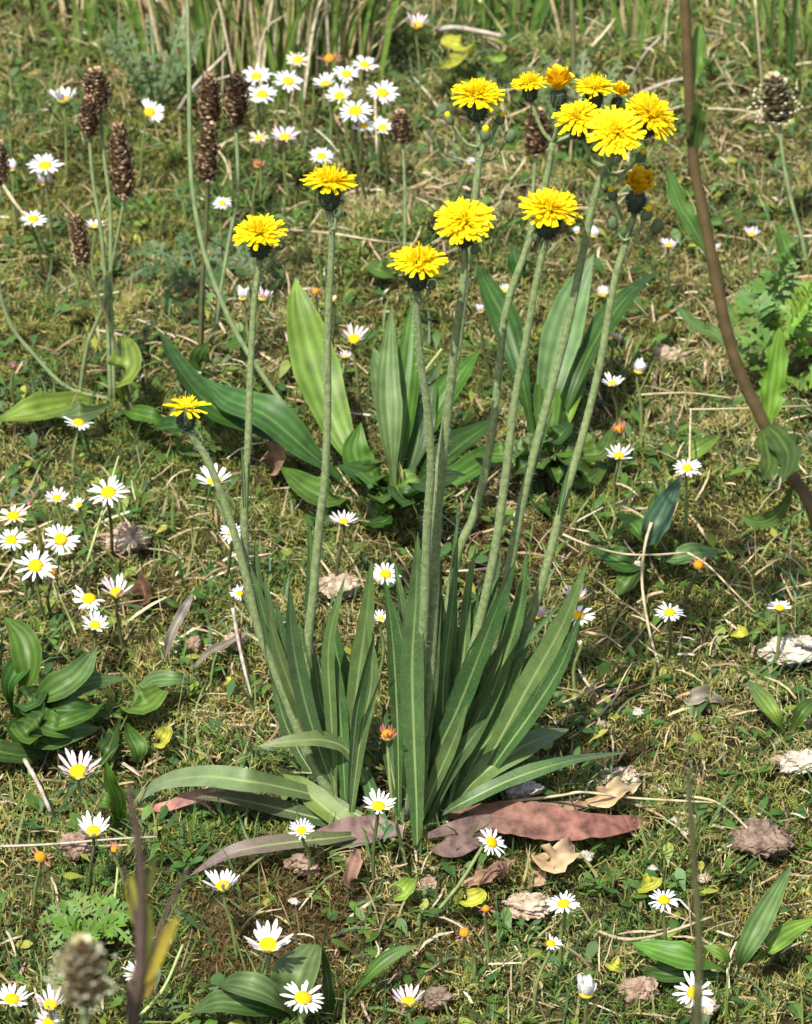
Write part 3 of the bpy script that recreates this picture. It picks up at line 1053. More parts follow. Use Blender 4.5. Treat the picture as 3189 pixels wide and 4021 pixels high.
# ------------------------------------------------------------------ daisies
def disc_mesh(name, mat, seed, high=.34):
    rr = random.Random(seed)
    V, F = [], []
    k, n = 18, 7
    for i in range(n):
        f = i / (n - 1)
        an = f * math.pi / 2
        r = .36 * math.cos(an)
        z = high * .62 * math.sin(an)
        for j in range(k):
            a = 2 * math.pi * (j + .5 * (i % 2)) / k
            q = 1 + rr.uniform(-.07, .07)
            V.append((r * q * math.cos(a), r * q * math.sin(a), z * q + .02))
    for i in range(n - 1):
        for j in range(k):
            F.append((i * k + j, i * k + (j + 1) % k, (i + 1) * k + (j + 1) % k, (i + 1) * k + j))
    # little florets as raised bumps
    for q in range(46):
        f = math.sqrt((q + .5) / 46)
        a = q * 2.39996
        r = .34 * f
        z = high * .62 * math.sqrt(max(0, 1 - f * f)) + .02
        c = Vector((r * math.cos(a), r * math.sin(a), z))
        nn = Vector((c.x, c.y, z * 1.4)).normalized()
        s1 = nn.orthogonal().normalized() * .028
        s2 = nn.cross(s1)
        m = len(V)
        V += [c + s1, c + s2, c - s1, c - s2, c + nn * .055]
        F += [(m, m + 1, m + 4), (m + 1, m + 2, m + 4), (m + 2, m + 3, m + 4), (m + 3, m, m + 4)]
    return mesh_py(name, V, F, mat)


DISC = [disc_mesh('flower_head', M['disc'], s) for s in (1, 2)]
DISC_OLD = [disc_mesh('flower_head', M['disc_old'], s, .62) for s in (3, 4)]
CALYX = lathe('calyx', [(.06, -.26), (.2, -.22), (.34, -.08), (.39, .04), (.30, .05)], M['calyx'], 12)


def petal_meshes(mat, width, droop, seed, length=1.0):
    out = []
    rr = random.Random(seed)
    for s in range(5):
        V, F = [], []
        n = 6
        L_ = length * rr.uniform(.92, 1.06)
        for i in range(n):
            f = i / (n - 1)
            x = .30 + (L_ - .30) * f
            wd = width * .5 * float(np.interp(f, [0, .25, .6, .88, 1], [.5, .8, 1, .85, .30])) * rr.uniform(.9, 1.1)
            z = .03 * f - droop * f * f + rr.uniform(-.01, .01)
            for q in (-1, 0, 1):
                V.append((x, q * wd + rr.uniform(-.004, .004), z + (0.25 * wd if q else 0)))
        for i in range(n - 1):
            for j in range(2):
                F.append((i * 3 + j, i * 3 + j + 1, i * 3 + j + 4, i * 3 + j + 3))
        out.append(mesh_py('petal', V, F, mat))
    return out


DP = {'white': petal_meshes(M['white'], .155, .03, 1), 'cup': petal_meshes(M['white'], .17, -.12, 2), 'pink': petal_meshes(M['pink'], .17, -.1, 3),
      'cream': petal_meshes(M['cream'], .16, .05, 4), 'withered': petal_meshes(M['withered'], .13, -.25, 5, .8), 'closedw': petal_meshes(M['white'], .24, -.25, 6)}
# kind: petals, how many, elevation range, disc
KIND = {
    'open': ('white', 22, (-.08, .34), 'disc'),
    'flat': ('white', 20, (-.18, .22), 'disc'),
    'cup': ('cup', 20, (.45, .75), 'disc'),
    'semi': ('cup', 19, (.12, .58), 'disc'),
    'half': ('white', 13, (.1, .4), 'disc'),
    'closed': ('closedw', 17, (.75, 1.2), 'disc'),
    'pinkcup': ('pink', 16, (.5, .95), 'disc'),
    'pinkopen': ('pink', 20, (.15, .5), 'disc'),
    'cream': ('cream', 18, (.0, .5), 'disc'),
    'old': ('withered', 12, (-.5, .5), 'old'),
    'button': ('withered', 7, (-1.0, -.2), 'old'),
    'spent': ('withered', 18, (.05, .9), 'old'),
}


def daisy(u, v, wpx, kind, axis, label, h=None, group=None, base=None, y=None):
    h = random.uniform(.038, .058) if h is None else h
    p = on_ground(u, v, h) if y is None else on_y(u, v, y)
    pk, cnt, (e0, e1), dk = KIND[kind]
    fac = math.cos((e0 + e1) / 2)
    R = wpx * mpp(p) / 2
    if kind in ('closed', 'pinkcup'):
        R *= 1.5
    elif kind in ('button',):
        R *= 2.2
    elif kind in ('old', 'spent'):
        R *= 1.7
    else:
        R /= max(.75, fac)
    axis = Vector((axis[0] + random.uniform(-.07, .07), axis[1] + random.uniform(-.07, .07), 1)).normalized()
    if base is not None:
        b = on_ground(*base)
    else:
        b = p - axis * h * random.uniform(.3, .9)
        b = Vector((b.x + random.uniform(-.006, .006), b.y + random.uniform(-.004, .008), 0))
    b.z = float(gz(b.x, b.y)) - .003
    root = thing('daisy', label, 'daisy', b, group)
    neck = p - axis * (R * .22)
    mid = b.lerp(neck, .55) + Vector((random.uniform(-.003, .003), random.uniform(-.003, .003), 0))
    n2 = neck - axis * (R * .7)
    tube('stem', [b, mid, n2, neck], .00105, .00085, M['daisy_stem'] if random.random() < .75 else M['stalk_dark'], root, n=10, k=6)
    hd = link('flower_head', random.choice(DISC if dk == 'disc' else DISC_OLD), root, mat4=axis_matrix(p - b, axis, random.uniform(0, 6), R))
    link('calyx', CALYX, hd, loc=(0, 0, 0))
    gap = random.uniform(0, 6.28) if kind == 'half' else None
    for j in range(cnt):
        a = 2 * math.pi * (j + random.uniform(-.42, .42)) / cnt
        if kind == 'half':
            a = gap + (j + random.uniform(-.3, .3)) / cnt * 3.9
        e = random.uniform(e0, e1)
        sc = random.uniform(.80, 1.10)
        mt = Matrix.Rotation(a, 4, 'Z') @ Matrix.Translation((0, 0, .012 * (j % 3))) @ Matrix.Translation((.22, 0, 0)) @ Matrix.Rotation(-e, 4, 'Y') @ \
            Matrix.Translation((-.22, 0, 0)) @ Matrix.Rotation(random.uniform(-.3, .3), 4, 'X') @ Matrix.Scale(sc, 4)
        link('petal', random.choice(DP[pk]), hd, mat4=mt)
    return root


UPX = (0, -.1)
CAMX = (0, -.55)
GB = 'daisies bunched below the tall grass'
LB = 'small cupped white daisy in the middle of the crowded bunch below the tall grass'
GLm = 'daisies in the loose drift left of the hawkweed'
DAISIES = [
    # behind, to the left of the plantain seed heads
    (135, 212, 68, 'cup', (0, .05), 'white daisy with half of its petals raised beside the leftmost brown seed heads', .06),
    (315, 237, 66, 'half', (.25, -.55), 'white daisy with a gap in its petals standing between brown seed heads', .055),
    (95, 350, 76, 'open', (0, -.12), 'white daisy standing right above a closed pinkish daisy', .065),
    (92, 388, 34, 'pinkcup', (.05, .05), 'closed pinkish daisy tucked right under an open white daisy', .045),
    (70, 463, 64, 'open', (.05, -.15), 'white daisy low beside the small brown plantain spike', .05),
    (200, 478, 46, 'semi', (.1, .1), 'ragged white daisy half hidden behind plantain stalks', .05),
    (26, 357, 32, 'closed', (0, 0), 'small closed white daisy next to a brown seed head', .05),
    (468, 428, 44, 'flat', (0, -.25), 'small lone white daisy with few petals behind the dark plantain stalks', .045),
    # bunch below the tall grass
    (540, 162, 68, 'open', (-.05, -.2), 'white daisy half covered by another one, next to a brown spike under the tall grass', .07), (607, 172, 68, 'open', (.05, -.3), 'white daisy right below the faded cream daisy', .07), (552, 200, 68, 'open', (0, -.3), 'white daisy half covering another one, next to a brown spike under the tall grass', .065),
    (685, 178, 58, 'semi', (-.2, -.2), LB, .07), (730, 157, 62, 'open', (0, -.2), 'white daisy right below the dried brownish head', .075), (768, 138, 62, 'open', (.1, -.2), 'rearmost white daisy of the crowded bunch, partly behind its neighbours', .07),
    (715, 203, 62, 'semi', (-.1, -.35), LB, .065), (805, 197, 74, 'open', (.05, -.4), 'white daisy with the broadest yellow centre in the crowded bunch', .07), (748, 235, 80, 'open', (0, -.35), 'largest white daisy of the crowded bunch, overlapping one beneath it', .07),
    (765, 266, 56, 'open', (.1, -.2), 'white daisy overlapped by the largest daisy of the crowded bunch', .055), (806, 270, 56, 'semi', (.1, -.25), 'white daisy touching the small dark plantain spike', .055),
    (627, 127, 54, 'cream', (0, -.35), 'faded cream daisy with straggling petals under the tall grass tuft', .07),
    (694, 126, 36, 'old', (0, 0), 'dried brownish daisy head under the tall grass tuft', .06),
    (600, 290, 62, 'pinkopen', (.05, -.2), 'pink tinged daisy with drooping petals below the daisy bunch', .05),
    (545, 292, 46, 'cream', (-.1, -.1), 'washed out daisy half hidden left of a pink tinged daisy', .05),
    (677, 330, 58, 'open', (.05, -.2), 'white daisy just above a flat yellow hawkweed head', .05),
    (543, 350, 28, 'spent', (0, 0), 'withered orange daisy head in the grass below the daisy bunch', .045),
    # behind, to the right
    (878, 55, 48, 'pinkcup', (0, -.1), 'pale lilac closed flower under crossed straw stalks', .08),
    (990, 345, 24, 'closed', (.2, 0), 'tiny closed white daisy beside the hawkweed stem', .05),
    (1250, 497, 30, 'closed', (.1, 0), 'small closed white daisy behind a leaning hawkweed stem', .05),
    (1216, 490, 20, 'closed', (-.1, 0), 'tiny white daisy bud beneath a yellow hawkweed head', .05),
    (1408, 517, 38, 'pinkopen', (0, -.1), 'small pink daisy between the hawkweed and the tall reddish stem', .045),
    (1582, 495, 30, 'pinkcup', (.1, -.1), 'small pink daisy beyond the tall reddish stem', .045),
    (1509, 527, 22, 'closed', (0, 0), 'tiny white daisy bud against the tall reddish stem', .04),
    (1062, 612, 34, 'semi', (.05, -.25), 'daisy with raised white petals against a dark green leaf', .055),
    (1268, 622, 30, 'pinkcup', (0, -.1), 'small pinkish white daisy beside a broad upright leaf', .05),
    (1013, 656, 26, 'closed', (-.2, 0), 'slim closed white daisy between two hawkweed stems', .05),
    (1266, 690, 46, 'pinkcup', (-.3, -.1), 'lilac tinged closed daisy leaning behind a hawkweed stem', .05),
    (1296, 712, 34, 'semi', (.3, .1), 'daisy showing white petals to the right of a hawkweed stem', .045),
    (1345, 782, 40, 'closed', (.1, -.05), 'closed white daisy standing above a ragged open one', .05),
    (1290, 809, 52, 'semi', (0, -.05), 'ragged white daisy below a closed one beside a hawkweed stem', .045),
    (1304, 907, 34, 'spent', (0, 0), 'faded brown daisy head right above a white daisy', .04),
    (1303, 961, 62, 'semi', (.1, -.1), 'white daisy with raised back petals under a faded brown one', .045),
    (1447, 987, 62, 'open', (0, -.2), 'white daisy with broad yellow centre above a dark bluish leaf', .055),
    (512, 628, 38, 'closed', (-.1, .05), 'closed white daisy left of a hawkweed stem in the background', .05),
    (552, 629, 40, 'pinkcup', (.1, .05), 'closed pinkish white daisy right of a hawkweed stem in the background', .05),
    (665, 614, 18, 'button', (0, -.3), 'small orange petalless daisy behind the hawkweed stem', .045),
    (702, 631, 24, 'half', (0, -.3), 'sliver of a daisy peeping past the hawkweed stem', .045),
    (745, 716, 54, 'pinkcup', (.05, -.25), 'pinkish cupped daisy with bright yellow centre in front of a dark patch', .055),
    (726, 752, 36, 'pinkopen', (.1, .1), 'flattened lilac daisy lying below a pinkish cupped daisy', .02),
    (165, 892, 70, 'half', (.1, -.1), 'crumpled white daisy without visible centre beside a broad leaf', .04),
    # drift on the left
    (452, 1015, 84, 'semi', (.05, -.1), 'white daisy crossed by a leaning hawkweed stem', .05),
    (228, 1038, 90, 'open', (.1, -.3), 'large white daisy at the back of the left drift', .055),
    (166, 1064, 42, 'half', (-.1, -.2), 'small white daisy pressed against a larger one', .045),
    (120, 1050, 52, 'pinkopen', (0, -.2), 'pink flushed daisy left of a large white daisy', .045),
    (28, 1088, 76, 'cream', (0, -.2), 'straggly cream daisy above a white daisy in the left drift', .05),
    (24, 1138, 74, 'open', (-.1, -.25), 'white daisy under a straggly cream one', .05),
    (128, 1136, 80, 'open', (.05, -.55), 'white daisy with narrow petals wide open, level with the pale stone', .05),
    (75, 1192, 88, 'open', (.05, -.65), 'large white daisy facing forward on a dark stem', .05),
    (107, 1208, 26, 'button', (0, -.2), 'yellow petalless daisy tucked beside a large white daisy', .035),
    (187, 1262, 80, 'half', (-.1, -.3), 'white daisy with a gap in its petals beside a pink daisy', .045),
    (246, 1250, 58, 'pinkcup', (.1, -.05), 'pink lilac daisy with upright petals beside a gapped white daisy', .05),
    (200, 1318, 68, 'semi', (0, -.2), 'white daisy just above a broad plantain leaf', .04),
    (490, 1123, 58, 'open', (0, -.35), 'white daisy half hidden behind two hawkweed stems', .045),
    (505, 1250, 40, 'half', (-.1, -.4), 'white daisy peeping out left of the hawkweed leaves', .04),
    (724, 1100, 58, 'pinkopen', (0, 0), 'faded pink daisy with curled petals behind the hawkweed leaves', .05),
    # around the clump
    (812, 1210, 66, 'open', (.05, -.4), 'white daisy emerging between two upright hawkweed leaves', .05),
    (801, 1304, 40, 'semi', (0, -.2), 'daisy squeezed between hawkweed leaves showing its yellow centre', .045),
    (1052, 1382, 30, 'half', (0, -.3), 'bit of a yellow centred daisy behind the dense hawkweed leaves', .045),
    (1212, 1262, 52, 'pinkcup', (.1, .05), 'pinkish upright daisy just above an open white daisy', .05),
    (1218, 1298, 72, 'open', (0, -.35), 'white daisy behind the pointed tip of a hawkweed leaf', .045),
    (1130, 1298, 48, 'pinkcup', (.1, 0), 'pale pink daisy half hidden behind a hawkweed stem', .045),
    (1410, 1291, 68, 'flat', (.05, -.08), 'white daisy on a slim stem below the arching straw', .055),
    (1642, 1281, 54, 'half', (.1, -.1), 'half open white daisy above the white stones', .045),
    (1222, 1357, 14, 'closed', (0, 0), 'tiny pink tipped daisy bud beside a hawkweed leaf', .035),
    (1470, 1192, 36, 'old', (.2, -.2), 'withered dark red daisy under the arching straw', .035),
    # foreground
    (165, 1628, 78, 'pinkcup', (-.05, -.25), 'pale pinkish daisy with upright petals and yellow centre in the foreground moss', .05),
    (197, 1753, 78, 'cup', (.08, -.15), 'white cup shaped daisy beside a brown stone', .05),
    (85, 1806, 32, 'button', (.05, -.3), 'bright orange daisy without petals beside the cup shaped daisy', .05),
    (241, 1790, 26, 'spent', (0, -.1), 'small withered orange daisy right of the cup shaped daisy', .045),
    (470, 1868, 82, 'cup', (0, .0), 'shallow white bowl shaped daisy seen from its side', .05),
    (565, 1992, 96, 'cup', (.02, -.35), 'large white daisy with long raised petals over brown soil', .055),
    (797, 1699, 80, 'semi', (.05, -.15), 'white daisy on a straight dark stem at the foot of the hawkweed', .055),
    (635, 1750, 58, 'semi', (-.1, -.2), 'white daisy in front of the mauve hawkweed leaf', .04),
    (816, 1551, 44, 'spent', (0, -.15), 'withered red daisy with yellow middle in front of the hawkweed leaves', .085),
    (1034, 1774, 74, 'open', (.75, -.55), 'white daisy tipped sideways on a bent pale stem', .045),
    (1187, 1904, 70, 'open', (-.1, -.25), 'white daisy beside a tan stone in the foreground', .045),
    (1398, 1896, 68, 'flat', (.05, -.25), 'white daisy below the brown clod in the foreground', .05),
    (1160, 1988, 56, 'half', (.15, -.1), 'ragged white daisy half closed in the front grass', .04),
    (1023, 1914, 20, 'button', (.1, -.3), 'round yellow daisy head without petals near a tan stone', .045),
    (978, 1966, 28, 'button', (0, 0), 'tall orange spent daisy cone in the front moss', .04),
    (1463, 2091, 92, 'open', (0, -.5), 'large white daisy crossed by a thin blurred stem', .05),
    (1235, 2092, 62, 'closed', (0, -.05), 'closed white daisy like a shuttlecock in the front grass', .05),
    (638, 2103, 104, 'flat', (.22, -.25), 'large tilted white daisy in front of a broad green leaf', .05),
    (860, 2112, 62, 'pinkcup', (0, .0), 'pale lilac cupped daisy low in the front moss', .045),
    (25, 2106, 86, 'semi', (.1, -.15), 'white daisy with big yellow centre beside two pink daisies', .05),
    (106, 2118, 60, 'pinkcup', (0, -.1), 'pink daisy with upright petals standing over another pink daisy', .055),
    (102, 2152, 62, 'pinkopen', (0, -.2), 'pink daisy lowest of a pair beside a white daisy', .045),
    (296, 2052, 84, 'half', (.15, -.05), 'white daisy mostly hidden behind the blurred purplish stem', .045),
    (149, 2098, 16, 'button', (0, -.2), 'tiny yellow daisy centre behind the pink daisies', .045),
]
for d in DAISIES:
    u, v, wpx, kind, axis, label = d[:6]
    h = d[6] if len(d) > 6 else None
    kw = {}
    if LB == label or 'bunch' in label or v in (162, 172, 200, 157, 270) and u < 810 and u > 530:
        kw['group'] = GB
    if 'bent pale stem' in label:
        kw['base'] = (885, 1950)
    if v == 1551:
        kw['y'] = on_ground(862, 1835).y + .01
        kw['base'] = (862, 1838)
    if 'straight dark stem' in label:
        kw['base'] = (787, 1880)
    if 'slim stem below' in label:
        kw['base'] = (1408, 1390)
    daisy(u, v, wpx, kind, axis, label, h, **kw)


# ------------------------------------------------------------------ plantains
def seed_mesh(seed, pale=False):
    """spike along +z, from 0 to 1, radius about .17; made of many little scales on a core"""
    rr = random.Random(seed)
    V, F, C = [], [], []
    prof = lambda f: .165 * math.sin(math.pi * min(1, max(0, .08 + .86 * f))) ** .45 * (1.04 - .25 * f)
    k, n = 12, 14
    for i in range(n):
        f = i / (n - 1)
        r = prof(f) * .86 if 0 < i < n - 1 else .01
        for j in range(k):
            a = 2 * math.pi * j / k
            V.append(Vector((r * math.cos(a), r * math.sin(a), f)))
            C.append((.06, .035, .018))
    for i in range(n - 1):
        for j in range(k):
            F.append((i * k + j, i * k + (j + 1) % k, (i + 1) * k + (j + 1) % k, (i + 1) * k + j))
    m0 = 240
    for q in range(m0):
        f = min(.995, max(.005, (q + .5) / m0 + rr.uniform(-.02, .02)))
        a = q * 2.39996 + rr.uniform(-.6, .6)
        r = prof(f)
        p = Vector((r * math.cos(a), r * math.sin(a), f))
        o = Vector((math.cos(a), math.sin(a), 0))
        s = Vector((-math.sin(a), math.cos(a), 0)) * rr.uniform(.024, .058)
        upv = (Vector((0, 0, 1)) + o * rr.uniform(.1, .9)).normalized()
        ln = rr.uniform(.05, .085)
        m = len(V)
        b = p - o * rr.uniform(-.02, .03)
        V += [b - upv * .01, b + upv * ln * .5 + s, b + upv * ln + o * .01, b + upv * ln * .5 - s, b + upv * ln * .45 + o * .028]
        if pale:
            c = rr.choice([(.38, .32, .17), (.58, .55, .40), (.28, .22, .11), (.44, .42, .22)])
        else:
            c = rr.choice([(.24, .145, .085), (.19, .11, .06), (.30, .19, .11), (.46, .32, .18), (.58, .44, .27), (.12, .07, .04)])
        C += [c] * 5
        F += [(m, m + 1, m + 4), (m + 1, m + 2, m + 4), (m + 2, m + 3, m + 4), (m + 3, m, m + 4)]
    if pale:                    # anthers on threads
        for q in range(46):
            f = rr.uniform(.05, .75)
            a = rr.uniform(0, 6.28)
            o = Vector((math.cos(a), math.sin(a), rr.uniform(-.1, .4)))
            p = Vector((prof(f) * math.cos(a), prof(f) * math.sin(a), f)) + o * rr.uniform(.06, .17)
            m = len(V)
            e = .022
            V += [p + Vector((e, 0, 0)), p + Vector((0, e, 0)), p - Vector((e, 0, 0)), p - Vector((0, e, 0)), p + Vector((0, 0, e * 1.3)), p - Vector((0, 0, e * 1.3))]
            C += [(.50, .50, .33)] * 6
            for x, y_ in ((0, 1), (1, 2), (2, 3), (3, 0)):
                F += [(m + x, m + y_, m + 4), (m + y_, m + x, m + 5)]
    return mesh_py('seed_head', V, F, M['seed'], True, C)


SEED = [seed_mesh(s) for s in (1, 2, 3)]
SEED_PALE = seed_mesh(9, True)


def seed_head(parent, top, bottom, y, wpx, pale=False):
    a, b = on_y(*bottom, y), on_y(*top, y)
    L_ = (b - a).length
    wd = wpx * mpp(a)
    me = SEED_PALE if pale else random.choice(SEED)
    q = (b - a).normalized().to_track_quat('Z', 'Y').to_matrix().to_4x4()
    sx = wd / .34
    mt = Matrix.Translation(a - Vector(parent.location)) @ q @ Matrix.Diagonal((sx, sx, L_, 1))
    return link('seed_head', me, parent, mat4=mt)


def stalk(parent, pix, y0, y1, r=.0013, dark=False, mat=None):
    pts = px_curve(pix, y0, y1)
    tube('stalk', pts, r * 1.1, r * .9, mat or M['stalk_dark' if dark else 'stalk'], parent, n=24, k=6)
    return y1


def pleaf(parent, pix, hs, wpx, col, tip=None, **kw):
    pts = ground_curve(pix, hs)
    wd = wpx * 1.12 * mpp(pts[len(pts) // 2])
    kw.setdefault('prof', PROF_PLANT)
    kw.setdefault('nref', (random.uniform(-.25, .25), -.5, .85))
    kw.setdefault('fold', random.uniform(.25, .65))
    kw.setdefault('wave', .16)
    kw.setdefault('mat', M['plantain_leaf'])
    leaf('leaf', parent, pts, wd, [c * random.uniform(.9, 1.1) for c in col], tip=tip, **kw)


PG = (.062, .128, .018)
PD = (.034, .082, .014)
PL = (.130, .215, .030)
PB = (.100, .160, .052)

# the left plantain with its brown spikes
b = on_ground(236, 850)
pl = thing('plantain_plant', 'ribwort plantain with paired brown seed spikes on pale stalks behind the left drift of daisies', 'plantain', b)
yb_ = b.y
stalk(pl, [(233, 850), (225, 650), (214, 500), (196, 380), (188, 285)], yb_, yb_ + .02)
seed_head(pl, (186, 205), (189, 288), yb_ + .02, 40)
stalk(pl, [(241, 850), (233, 600), (232, 440), (218, 320), (212, 225)], yb_, yb_ + .03)
seed_head(pl, (199, 148), (210, 232), yb_ + .03, 52)
stalk(pl, [(170, 830), (171, 805), (186, 720), (215, 650), (241, 530), (262, 420)], on_ground(170, 830).y, yb_, .0012)
seed_head(pl, (248, 264), (262, 422), yb_, 50)
stalk(pl, [(245, 850), (224, 838), (140, 815), (70, 745), (20, 680), (-4, 590), (-6, 480), (2, 385)], yb_, yb_ + .01, .0013)
seed_head(pl, (-3, 300), (2, 388), yb_ + .01, 36)
pleaf(pl, [(262, 855), (262, 800), (268, 760), (262, 705)], [.002, .03, .045, .05], 70, PL, twist=.3)
pleaf(pl, [(250, 860), (280, 870), (320, 880), (360, 890)], [.002, .02, .02, .01], 40, PG)
pleaf(pl, [(240, 850), (190, 870), (150, 875), (110, 880)], [.002, .02, .02, .01], 44, PB)
pleaf(pl, [(230, 855), (160, 850), (60, 870), (-10, 885)], [.002, .015, .018, .01], 60, PL)

# plantain with dark stalks behind the leftmost hawkweed flower
b = on_ground(300, 925)
pl = thing('plantain_plant', 'single dark stalked plantain bearing one small dry brown spike', 'plantain', b)
stalk(pl, [(300, 925), (275, 850), (245, 730), (206, 620), (176, 555)], b.y, b.y + .02, .0011, True)
seed_head(pl, (160, 455), (176, 560), b.y + .02, 36)
pleaf(pl, [(300, 925), (330, 905), (370, 900), (400, 915)], [.002, .02, .025, .012], 42, PD)

b = on_ground(420, 775)
pl = thing('plantain_plant', 'dark stalked plantain with two stacked brown spikes and a broad dark leaf', 'plantain', b)
stalk(pl, [(420, 775), (425, 600), (433, 500), (437, 380)], b.y, b.y + .02, .0013, True)
seed_head(pl, (439, 262), (437, 384), b.y + .02, 46)
stalk(pl, [(424, 775), (428, 600), (436, 450), (444, 260)], b.y, b.y + .05, .0012, True)
seed_head(pl, (441, 160), (443, 275), b.y + .05, 46)
pleaf(pl, [(430, 800), (420, 770), (425, 745), (440, 720)], [.002, .02, .03, .04], 45, PD)

b = on_ground(650, 925)
pl = thing('plantain_plant', 'plantain stalk bending far over from the broad dark leaves', 'plantain', b)
stalk(pl, [(650, 925), (560, 800), (492, 690), (442, 570), (418, 480), (401, 350), (398, 130), (392, -60)], b.y, b.y + .06, .0016)
seed_head(pl, (388, -130), (392, -55), b.y + .06, 36)
pleaf(pl, [(720, 1010), (650, 960), (540, 895), (440, 850), (380, 780), (333, 695)], [.002, .02, .035, .04, .03, .02], 84, PD, n=24, twist=.3)
pleaf(pl, [(730, 1020), (660, 960), (560, 875), (480, 840), (420, 790)], [.002, .03, .05, .05, .04], 86, (.055, .125, .028), n=22)
pleaf(pl, [(745, 1060), (700, 1050), (650, 1030), (590, 983)], [.002, .02, .025, .025], 64, PG)
pleaf(pl, [(740, 1075), (700, 1085), (640, 1085)], [.002, .01, .006], 50, PD)

b = on_ground(456, 720)
pl = thing('plantain_plant', 'plantain with one brown spike right under the tall grass tuft', 'plantain', b)
stalk(pl, [(450, 730), (460, 640), (480, 520), (500, 400), (497, 262)], b.y, b.y + .03, .0013)
seed_head(pl, (500, 160), (497, 266), b.y + .03, 48)
pleaf(pl, [(450, 735), (500, 720), (540, 700)], [.002, .02, .015], 36, PG)

b = on_ground(850, 585)
pl = thing('plantain_plant', 'plantain with a small dark spike beside the crowded daisies', 'plantain', b)
stalk(pl, [(850, 585), (853, 480), (852, 380), (848, 292)], b.y, b.y + .01, .0012)
seed_head(pl, (842, 236), (848, 298), b.y + .01, 40)
pleaf(pl, [(850, 590), (800, 570), (770, 560)], [.002, .015, .01], 40, PG)

b = on_ground(1105, 600)
pl = thing('plantain_plant', 'plantain with one brown spike rising among the tall hawkweed heads', 'plantain', b)
stalk(pl, [(1105, 600), (1118, 460), (1128, 322)], b.y, b.y + .02, .0012)
seed_head(pl, (1131, 232), (1128, 326), b.y + .02, 50)
pleaf(pl, [(1105, 605), (1090, 560), (1080, 520)], [.002, .02, .03], 44, PD)

b = on_ground(1700, 560)
pl = thing('plantain_plant', 'plantain with a round head fringed by pale anthers beyond the tall reddish stem', 'plantain', b)
stalk(pl, [(1700, 560), (1688, 500), (1668, 430), (1650, 340), (1640, 250)], b.y, b.y + .02, .0014)
seed_head(pl, (1628, 162), (1640, 256), b.y + .02, 66, True)
pleaf(pl, [(1700, 560), (1660, 530), (1640, 470)], [.002, .02, .03], 44, PG)

# the broad leaved rosette behind the hawkweed stems
b = on_ground(830, 1040)
pl = thing('plantain_plant', 'broad leaved plantain rosette without spikes right behind the hawkweed stems', 'plantain', b)
pleaf(pl, [(800, 1040), (735, 950), (690, 850), (655, 740), (632, 650), (622, 588)], [.002, .03, .055, .08, .10, .11], 92, (.12, .21, .030), PL, n=22, fold=.3)
pleaf(pl, [(830, 1040), (822, 920), (816, 800), (825, 640)], [.002, .04, .07, .09], 54, PB)
pleaf(pl, [(835, 1040), (850, 900), (865, 760), (872, 620)], [.002, .04, .07, .09], 60, PG)
pleaf(pl, [(825, 1035), (835, 920), (815, 830), (785, 730)], [.002, .03, .05, .06], 80, PB, (.11, .18, .06))
pleaf(pl, [(815, 1035), (770, 1000), (748, 950), (760, 890)], [.002, .02, .035, .045], 66, PG, twist=.6)
pleaf(pl, [(810, 1030), (840, 1022), (880, 1010), (903, 1035)], [.004, .025, .03, .015], 64, PL, (.11, .2, .05), bend=.6)
pleaf(pl, [(905, 1030), (870, 1045), (820, 1062), (775, 1060)], [.015, .015, .012, .004], 50, PG)
pleaf(pl, [(850, 1040), (920, 980), (980, 930), (1050, 880)], [.002, .03, .04, .04], 60, PD)
pleaf(pl, [(860, 1045), (950, 1010), (1020, 970), (1100, 930)], [.002, .025, .03, .02], 54, PG)
pleaf(pl, [(850, 1035), (900, 900), (960, 800), (1010, 740)], [.002, .035, .05, .06], 56, PG)
pleaf(pl, [(850, 1035), (880, 930), (890, 840), (930, 760)], [.002, .03, .05, .06], 60, PD)
pleaf(pl, [(845, 1045), (820, 1090), (790, 1100), (750, 1095)], [.002, .012, .012, .004], 44, PD)

_r = random.Random(5)
for _ in range(12):
    a_ = _r.uniform(0, 6.28)
    l_ = _r.uniform(70, 150)
    c_ = (830 + math.cos(a_) * l_ * 1.3, 1030 + math.sin(a_) * l_ * .45)
    h_ = _r.uniform(.02, .05)
    pleaf(pl, [(830 + math.cos(a_) * 8, 1040), ((830 + c_[0]) / 2, (1035 + c_[1]) / 2 - 10), (c_[0], c_[1] - 10)], [.002, h_, h_ * .8], _r.uniform(40, 62), _r.choice([PG, PD, PD]))
b = on_ground(1150, 960)
pl = thing('plantain_plant', 'plantain with long dark leaves spreading behind the right hawkweed stems', 'plantain', b)
pleaf(pl, [(1130, 960), (1100, 800), (1070, 690), (1035, 620), (1003, 555)], [.002, .05, .07, .08, .08], 58, PD, n=20)
pleaf(pl, [(1140, 960), (1160, 800), (1200, 650), (1250, 535)], [.002, .05, .08, .10], 78, PB, (.11, .19, .07))
pleaf(pl, [(1160, 965), (1215, 800), (1270, 690), (1330, 615), (1394, 568)], [.002, .05, .07, .07, .06], 50, PD, n=20)
pleaf(pl, [(1165, 965), (1190, 870), (1215, 780), (1245, 710)], [.002, .03, .045, .05], 50, PL)
pleaf(pl, [(1155, 970), (1150, 900), (1150, 820), (1160, 750)], [.002, .03, .045, .05], 54, PG)
pleaf(pl, [(1165, 975), (1220, 960), (1270, 950), (1290, 900)], [.002, .02, .025, .02], 50, PG)
pleaf(pl, [(1165, 985), (1200, 1020), (1240, 1010), (1280, 980)], [.002, .015, .02, .01], 44, PG)
pleaf(pl, [(1140, 985), (1120, 1030), (1160, 1090)], [.002, .015, .01], 46, PD)

